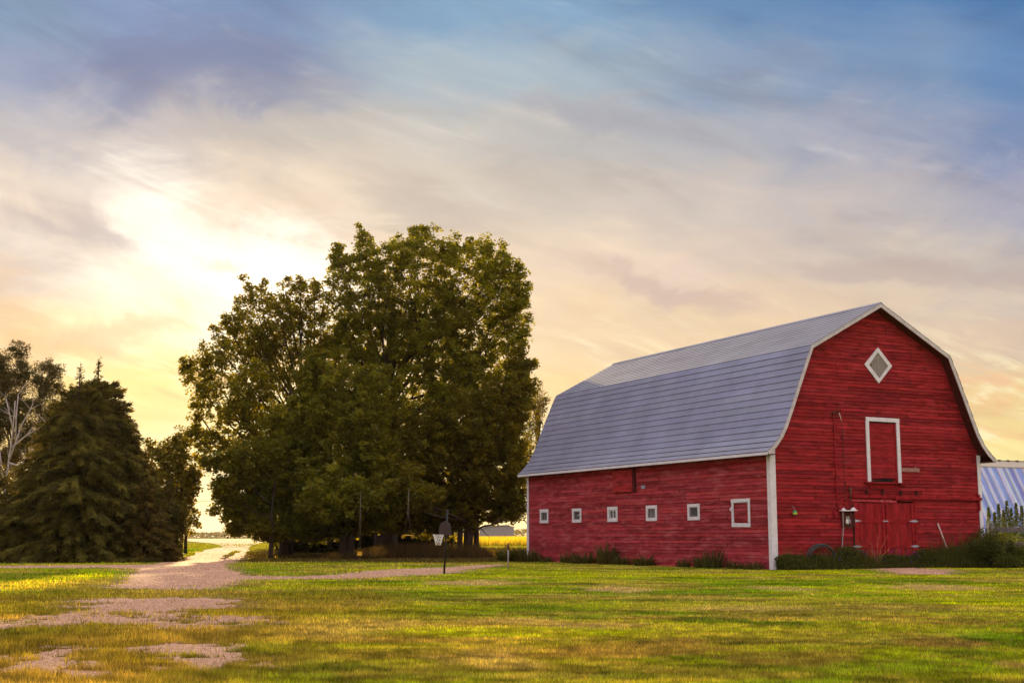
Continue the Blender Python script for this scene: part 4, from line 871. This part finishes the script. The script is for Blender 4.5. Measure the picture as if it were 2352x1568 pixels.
# left side
def spruce(label, px, d, top_py, prof, nb=150, base=(.092, .080, .014), leaders=(), droop=.22):
    """prof: (height fraction, radius in photo pixels)"""
    q = at(px, top_py, d); x = q[0]; z0 = float(hgt(x, d)); H = q[2] - z0; root = thing('spruce_tree', label, 'tree', (x, d, z0), 0, 'spruces left of the drive')
    mb = MB(); mb.tube([(0, 0, -.2), (0, 0, H * .5), (0, 0, H)], [.26, .14, .012], 8); mb.obj('trunk', M['bark'], root)
    CE = []; DI = []; LN = []; TN = []; mb = MB(); fr = [p[0] for p in prof]; rp = [p[1] * d / F for p in prof]
    for k in range(nb * 4):
        f = 1 - rng.random() ** .62 * .985; f = 1 - f if False else f; f = k / (nb * 4) * .985 + rng.random() * .01; a = rng.random() * 6.283; Rr = float(np.interp(f, fr, rp)) * (.62 + .45 * rng.random())
        z = .12 + f * (H - .15); dr = droop * Rr * (1 if f < .8 else -.7); zt = z - dr + rng.normal() * .12
        p0 = np.array([0, 0, z]); p2 = np.array([math.cos(a) * Rr, math.sin(a) * Rr, max(zt, .15)]); p1 = np.array([math.cos(a) * Rr * .55, math.sin(a) * Rr * .55, z - dr * .25 + .04])
        if Rr < .42 and rng.random() < .5: continue
        if k % 3 == 0: mb.tube([tuple(p0), tuple(p1), tuple(p2)], [.035, .022, .008], 4)
        nt = int(18 + Rr * 44) if Rr > .45 else 5; t = (.25 + .75 * rng.random(nt) ** .7)[:, None]; P = (1 - t) ** 2 * p0 + 2 * t * (1 - t) * p1 + t ** 2 * p2
        side = np.array([-math.sin(a), math.cos(a), 0]); sg = rng.choice([-1, 1], nt)[:, None]; out = np.array([math.cos(a), math.sin(a), 0])
        D = out * (.5 + .5 * rng.random((nt, 1))) + side * sg * (.35 + .5 * rng.random((nt, 1))) + np.array([0, 0, 1]) * (rng.normal(size=(nt, 1)) * .35 - (.45 if f < .75 else -.25))
        ln = (.16 + .26 * rng.random(nt)) * min(1, .30 + Rr * .5) ; CE.append(P + rng.normal(size=P.shape) * .05); DI.append(D); LN.append(ln); TN.append(np.full(nt, .35 + 1.35 * rng.random() ** 1.3))
    mb.obj('branches', M['bark'], root)
    CE = np.vstack(CE); DI = np.vstack(DI); DI /= np.linalg.norm(DI, axis=1)[:, None]; LN = np.concatenate(LN); TN = np.concatenate(TN); n = len(CE)
    w = rng.normal(size=(n, 3)); w = np.cross(DI, w); w /= np.linalg.norm(w, axis=1)[:, None]; w *= (.024 + .02 * rng.random(n))[:, None]
    V = np.empty((n, 4, 3)); E = CE + DI * LN[:, None]; V[:, 0] = CE - w; V[:, 1] = CE + w; V[:, 2] = E + w * .3; V[:, 3] = E - w * .3
    np_mesh('crown', V.reshape(-1, 3), np.arange(4 * n).reshape(n, 4), M['needle'], root, np.repeat(tones(n, base, .3) * TN[:, None], 4, 0)); return root
P1 = [(0, 190), (.1, 200), (.25, 180), (.42, 148), (.58, 118), (.70, 90), (.80, 68), (.85, 44), (.875, 12), (.92, 7), (.96, 4), (1, 1)]
spruce('tallest dark spruce, main pointed crown left of the drive', 228, 82, 822, P1, 210)
spruce('tall spruce with its tip just left of the tallest one', 185, 80, 832, [(0, 180), (.1, 190), (.3, 165), (.5, 130), (.65, 98), (.77, 66), (.83, 44), (.865, 12), (.92, 7), (.96, 4), (1, 1)], 190)
spruce('spruce with third highest tip, on the right flank of the tall pair', 288, 84, 925, [(0, 130), (.2, 124), (.4, 95), (.6, 68), (.75, 40), (.88, 18), (.94, 8), (1, 2)], 130, (.085, .065, .014))
spruce('lower spruce on the right edge of the spruce clump, warm lit', 335, 86, 1030, [(0, 84), (.2, 80), (.45, 56), (.65, 34), (.85, 12), (.93, 7), (1, 2)], 90, (.11, .075, .014))
spruce('broad spruce hidden between the two tall tips, filling the middle of the clump', 210, 81, 868, [(0, 190), (.2, 172), (.45, 128), (.65, 90), (.8, 56), (.9, 32), (.96, 14), (1, 2)], 200)
spruce('short spruce low at the left of the clump', 95, 79, 1040, [(0, 105), (.2, 104), (.45, 76), (.65, 50), (.85, 20), (1, 2)], 110)
spruce('small front spruce low in the clump near the drive', 330, 80, 1105, [(0, 84), (.3, 80), (.6, 50), (.85, 22), (1, 2)], 80, (.085, .062, .014))
broadleaf('rounded leafy tree behind the spruces at the edge of the drive', 400, 100,
  [(395,1050,40,36),(430,1090,30,44),(375,1110,50,60),(425,1150,34,44),(380,1200,60,46),(430,1205,26,22),(355,1030,22,26),(405,1022,20,18),(445,1120,16,24),(345,1080,20,30)], trunk_r=.2, trunks=3, n_tuft=.75, base=(.13, .115, .016), group='trees left of the drive')
broadleaf('low leafy undergrowth tree at the foot of the spruces beside the drive', 365, 86,
  [(385,1180,42,44),(400,1230,34,26),(355,1240,50,34),(320,1215,40,50)], trunk_r=.12, trunks=3, n_tuft=1.2, per=48, base=(.058, .055, .015), leaf=.15, group='trees left of the drive')
broadleaf('tall bare stemmed pine at the far left edge, highest tufted crown', 20, 104,
  [(10,830,26,26),(42,826,20,24),(20,870,38,26),(58,860,18,22),(5,905,26,30),(42,915,30,30),(-20,850,26,40),(20,960,34,24),(60,980,24,24),(-10,990,30,30),(15,1040,26,26),(50,1020,26,26),(35,950,22,18),(60,930,20,20),(5,940,20,20)], trunk_r=.2, n_tuft=.8, per=100, base=(.050, .045, .012), leaf=.26, asp=.2, tr=.50, mkey='needle', name='pine_tree', group='pines at the far left')
broadleaf('shorter pine right of the highest one, crown against the glow', 105, 106,
  [(100,842,22,18),(130,850,16,20),(92,880,24,24),(122,895,24,26),(90,925,22,24),(125,940,22,24),(104,980,30,26),(95,1030,26,30),(70,1010,22,26)], trunk_r=.18, n_tuft=.85, per=100, base=(.050, .045, .012), leaf=.26, asp=.2, tr=.50, mkey='needle', name='pine_tree', group='pines at the far left')
broadleaf('leafy bush tree low at the left edge of the photo', 15, 84,
  [(10,1130,40,45),(-20,1190,50,60),(40,1190,42,60),(20,1240,60,40),(-60,1150,40,60),(60,1150,26,30)], trunk_r=.14, trunks=3, n_tuft=1.1, base=(.065, .058, .014), leaf=.16, group='trees left of the drive')
broadleaf('thin leafy tree behind the dead birch', 45, 100,
  [(20,1060,30,36),(60,1080,30,36),(90,1050,22,26),(-10,1090,30,30),(50,1120,36,30)], trunk_r=.12, n_tuft=1.0, per=44, base=(.10, .075, .02), leaf=.15, group='trees left of the drive')
# dead birch
bd = thing('dead_birch', 'bare pale dead birch with white branches at the left edge', 'tree', (at(18, 1250, 92)[0], 92, .02)); mb = MB(); ox = bd.location
def bp(px, py, dy=0): q = at(px, py, 92 + dy); return (q[0] - ox.x, dy, q[2] - ox.z)
mains = [[(18,1280),(14,1190),(12,1130),(20,1060),(30,985),(35,920)], [(12,1130),(5,1090),(0,1040),(-8,990)], [(20,1060),(38,1010),(50,975),(70,940),(76,925)], [(24,1030),(60,1000),(85,985),(109,972)], [(20,1062),(45,1070),(62,1058),(72,1048)], [(30,985),(22,950),(14,915)], [(36,1010),(37,960),(42,905)], [(12,1120),(35,1095),(60,1060),(72,1052)]]
for k, pth in enumerate(mains):
    dy = 0 if k == 0 else random.uniform(-.8, .8); r0 = .12 if k == 0 else .065
    pts = [bp(*p, dy * i / len(pth)) for i, p in enumerate(pth)]; mb.tube(pts, list(np.linspace(r0, .03, len(pts))), 6)
    for j in range(5):
        i = random.randrange(1, len(pth)); px, py = pth[i]; dy2 = dy * i / len(pth); a = random.uniform(-1.1, 1.1); l = random.uniform(18, 48)
        mb.tube([bp(px, py, dy2), bp(px + math.sin(a) * l * .5, py - math.cos(a) * l * .5, dy2), bp(px + math.sin(a) * l * 1.1, py - math.cos(a) * l * .9, dy2 + random.uniform(-.4, .4))], [.024, .014, .006], 4)
mb.obj('branches', M['birch'], bd)

# dead branch under the right tree, undergrowth
n = 26000; px = rng.random(n) * 470 + 680; py = rng.random(n); dd_ = 88 + 10 * rng.random(n) + np.clip((px - 1000) * .04, 0, 10); x = (px - 1176) / F * dd_; hh = (.25 + .75 * rng.random(n)) * (.45 + 1.0 * fbm(x, dd_, .5, 2)) * np.clip((px - 690) / 220, .0, 1) * np.clip((1150 - px) / 60, .25, 1); kp = (rng.random(n) < np.clip((px - 680) / 160, 0, 1)) & (dd_ > 88 + 5 * vnoise(x, x * 0, .6)); x, dd_, hh = x[kp], dd_[kp], hh[kp]; n = len(x)
v = blades(x, dd_, hh, np.full(n, .045), tones(n, (.075, .048, .02), .45), .6); ug = np_mesh('undergrowth', v[0], v[1], M['weed'], None, v[2]); tag(ug, 'brown tall grass and scrub under the grove', 'undergrowth', kind='stuff')
n = 26000; dd_ = 150 + 110 * rng.random(n) ** 1.3; a = np.radians(rng.random(n) * 7 - 2.7); x = dd_ * np.tan(a); hh = (.5 + .7 * rng.random(n))
v = blades(x, dd_, hh, np.full(n, .09), tones(n, (.42, .33, .04), .35), .5); tg = np_mesh('tall_field_grass', v[0], v[1], M['blade'], None, v[2]); tag(tg, 'golden sunlit tall grass in the field behind the grove', 'grass', kind='stuff')
# shrub row added behind the grove, near-black to stand for its shade
HS = ((690, 104, 3.2, 'leftmost added dark shrub under the grove, by the two slim trunks'), (745, 107, 3.6, 'added dark shrub between the slim trunks and the yellow bucket swing'), (800, 109, 3.4, 'added dark shrub behind the yellow bucket swing'), (850, 108, 3.6, 'added dark shrub behind the thickest trunk'),
      (905, 110, 3.2, 'added dark shrub right of the thickest trunk'), (955, 111, 2.6, 'added dark shrub behind the trapeze swing'), (1000, 112, 1.9, 'low added dark shrub behind the basketball net'))
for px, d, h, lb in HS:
    q = at(px, 1250, d); bush('shade_shrub', lb, 'shrub', q[0], d, 2.1, 1.2, h, 9000, (.030, .028, .010), .2, 'dark shrubs added beneath the grove')

# ------------------------------------------------------------------ hoop, swings, hydrant
hx, hy = gpt(1020, 1317); hp = thing('basketball_hoop', 'black steel pole with small backboard and ragged white net by the path', 'basketball hoop', (hx, hy, 0), 0)
mb = MB(); mb.tube([(0, 0, -.1), (.06, 0, 1.4), (.13, 0, 2.62)], .042, 10); mb.obj('pole', M['blackpaint'], hp)
bb = bpy.data.objects.new('backboard_mount', None); C.objects.link(bb); bb.parent = hp; bb.location = (.04, -.02, 1.55); bb.rotation_euler = (0, 0, R(-58))
bb.name = 'backboard'; mb = MB(); poly = [(-.50, .0), (.50, .0), (.50, .22)] + [(.5 * math.cos(q), .22 + .36 * math.sin(q)) for q in np.linspace(.1, math.pi - .1, 12)] + [(-.50, .22)]
mb.prism(poly, 'y', -.03, .0); mb.obj('board', mat('dark_board', (.035, .02, .016), .6, noise=(5, .3)), bb)
mb = MB(); mb.tube([(.225 * math.cos(q), -.32 + .225 * math.sin(q), .05) for q in np.linspace(0, 6.0, 20)], .009, 6, closed=True); mb.box(-.06, -.12, .0, .06, -.03, .06); mb.obj('rim', M['rust'], bb)
mb = MB(); cx, cy = 0, -.32
for k in range(14):
    q = k * 2 * math.pi / 14
    for s_ in (1, -1):
        pts = []
        for j in range(5):
            r = .225 - .12 * (j / 4) ** .7; zz = .05 - .44 * j / 4; pts.append((cx + r * math.cos(q + s_ * j * .224) + random.uniform(-.012, .012), cy + r * math.sin(q + s_ * j * .224) + random.uniform(-.012, .012), zz))
        mb.tube(pts[:5 if k % 4 else 4], .007, 4)
mb.obj('net', M['net'], bb)
# hanging seats
def swing(label, px, py, d, seat_w, kind):
    q = at(px, py, d); o = thing('swing', label, 'swing', (q[0], d, q[2]))
    if kind == 'seat':
        for s_ in (-.055, .055): mb = MB(); mb.tube([(s_, 0, .1), (s_ * .6, 0, 2.0), (0, 0, 4.2)], .012, 5); mb.obj('rope', M['rope'], o)
        mb = MB(); mb.box(-.14, -.11, -.10, .14, .11, -.04); mb.box(-.15, .08, -.10, .15, .13, .17); mb.box(-.15, -.10, -.10, -.11, .10, .06); mb.box(.11, -.10, -.10, .15, .10, .06); mb.obj('seat', M['yellow'], o, .03)
    else:
        for s_ in (-.26, .26): mb = MB(); mb.tube([(s_, 0, 0), (s_ * .15, 0, 1.3), (0, 0, 3.2)], .014, 5); mb.obj('rope', M['rope'], o)
        mb = MB(); mb.tube([(-.36, 0, 0), (0, 0, .02), (.36, 0, 0)], .035, 8); mb.obj('bar', M['yellow'], o)
        for s_ in (-.32, .32): mb = MB(); mb.tube([(s_ + .10 * math.cos(t), 0, -.09 + .09 * math.sin(t)) for t in np.linspace(0, 5.9, 14)], .022, 6, closed=True); mb.obj('grip_ring', M['yellow'], o)
    return o
swing('yellow bucket swing seat hanging low on two ropes under the grove', 826, 1272, 87.5, .3, 'seat')
swing('yellow trapeze bar with ring grips hanging under the grove', 937, 1229, 88, .5, 'bar')
wx, wy = gpt(1167, 1307); hd = thing('yard_hydrant', 'rusty headed water hydrant on a thin pipe left of the barn', 'hydrant', (wx, wy, 0))
mb = MB(); mb.tube([(0, 0, -.1), (0, 0, .95)], .026, 8); mb.obj('pipe', mat('dull_pipe', (.28, .26, .26), .5, metal=.4), hd)
mb = MB(); mb.lathe((0, 0, .92), [(.03, 0), (.06, .03), (.065, .16), (.04, .2), (.045, .26), (0, .28)], 10); mb.tube([(-.03, 0, 1.08), (-.12, 0, 1.10), (-.15, 0, .98)], [.03, .028, .03], 7); mb.obj('head', M['rust'], hd)
mb = MB(); mb.tube([(0, 0, 1.2), (.09, 0, 1.19), (.16, 0, 1.06)], .018, 6); mb.obj('handle', M['rust'], hd)
# dead branch reaching out right of the grove
db = thing('dead_branch', 'bare crooked dead branch reaching right under the grove canopy', 'branch', (at(1090, 1250, 99)[0], 99, .4)); mb = MB()
def dp(px, py): q = at(px, py, 99); return (q[0] - db.location.x, 0, q[2] - .4)
mb.tube([dp(1085, 1228), dp(1100, 1213), dp(1113, 1207), dp(1128, 1205), dp(1140, 1196), dp(1152, 1194)], [.10, .09, .08, .06, .05, .02], 6); mb.tube([dp(1104, 1212), dp(1116, 1226), dp(1126, 1236)], [.04, .03, .01], 5); mb.tube([dp(1085, 1228), dp(1083, 1250)], [.1, .12], 6); mb.obj('branch', M['bark'], db)

# ------------------------------------------------------------------ far distance
q = at(1142, 1216, 420); sh2 = thing('distant_gray_building', 'distant low gray farm building beyond the field right of the grove', 'building', (q[0], 420, .5))
mb = MB(); mb.prism([(-5.6, -.2), (5.3, -.2), (5.3, 3.9), (3, 4.5), (-2.4, 4.2), (-5.6, 3.2)], 'y', 0, 9); mb.obj('wall', M['grayfar'], sh2)
mb = MB(); mb.prism([(-5.9, 3.2), (-2.4, 4.25), (3, 4.55), (5.6, 3.95), (5.6, 4.1), (3, 4.75), (-2.4, 4.45), (-5.9, 3.35)], 'y', -.3, 9.3); mb.obj('roof', M['grayfar'], sh2)
TV = []; TF = []; TT = []
n = 16000; fx = rng.random(n) * 900 - 650; hh = (2.2 + 5.0 * sst(fbm(fx, fx * 0 + 5, .012, 3), .42, .68) + 2.5 * (vnoise(fx, fx * 0, .08) - .3)); c = np.stack([fx, 1150 + rng.random(n) * 60, .5 + hh * rng.random(n) ** .8], 1)
v = leafset(c, 2.4, tones(n, (.07, .06, .04), .3)); fw = np_mesh('far_wood', v[0], v[1], M['leaf'], None, v[2]); tag(fw, 'low treeline far off on the horizon', 'trees', kind='stuff')
# power line glimpsed through the gap
pl = thing('power_line', 'thin utility wire on poles crossing behind the gap in the trees', 'power line', (at(430, 1240, 150)[0], 150, .5)); bx = pl.location.x
zz = at(495, 1144, 150)[2] - .5
for s_ in (-14, 17): mb = MB(); mb.tube([(s_, 0, -.2), (s_, 0, zz + 1.2)], [.16, .11], 8); mb.box(s_ - .9, -.06, zz + .5, s_ + .9, .06, zz + .62); mb.obj('pole', M['bark'], pl)
mb = MB(); mb.tube([(-14 + 31 * k / 14, 0, zz + .55 - .9 * 4 * (k / 14) * (1 - k / 14)) for k in range(15)], .02, 4); mb.obj('wire', M['blackpaint'], pl)

# ------------------------------------------------------------------ evening haze over the whole yard
hm = bpy.data.materials.new('evening_haze'); hm.use_nodes = True; hn = hm.node_tree; hn.nodes.clear()
pv = hn.nodes.new('ShaderNodeVolumePrincipled'); pv.inputs['Color'].default_value = (1, .86, .62, 1); pv.inputs['Density'].default_value = .00005; pv.inputs['Anisotropy'].default_value = .35
hn.links.new(pv.outputs[0], hn.nodes.new('ShaderNodeOutputMaterial').inputs['Volume'])
mb = MB(); mb.box(-2700, -2700, -1.4, 2700, 2700, 30.0); hz = mb.obj('haze', hm); tag(hz, 'thin warm evening haze over the fields', 'haze', kind='stuff')
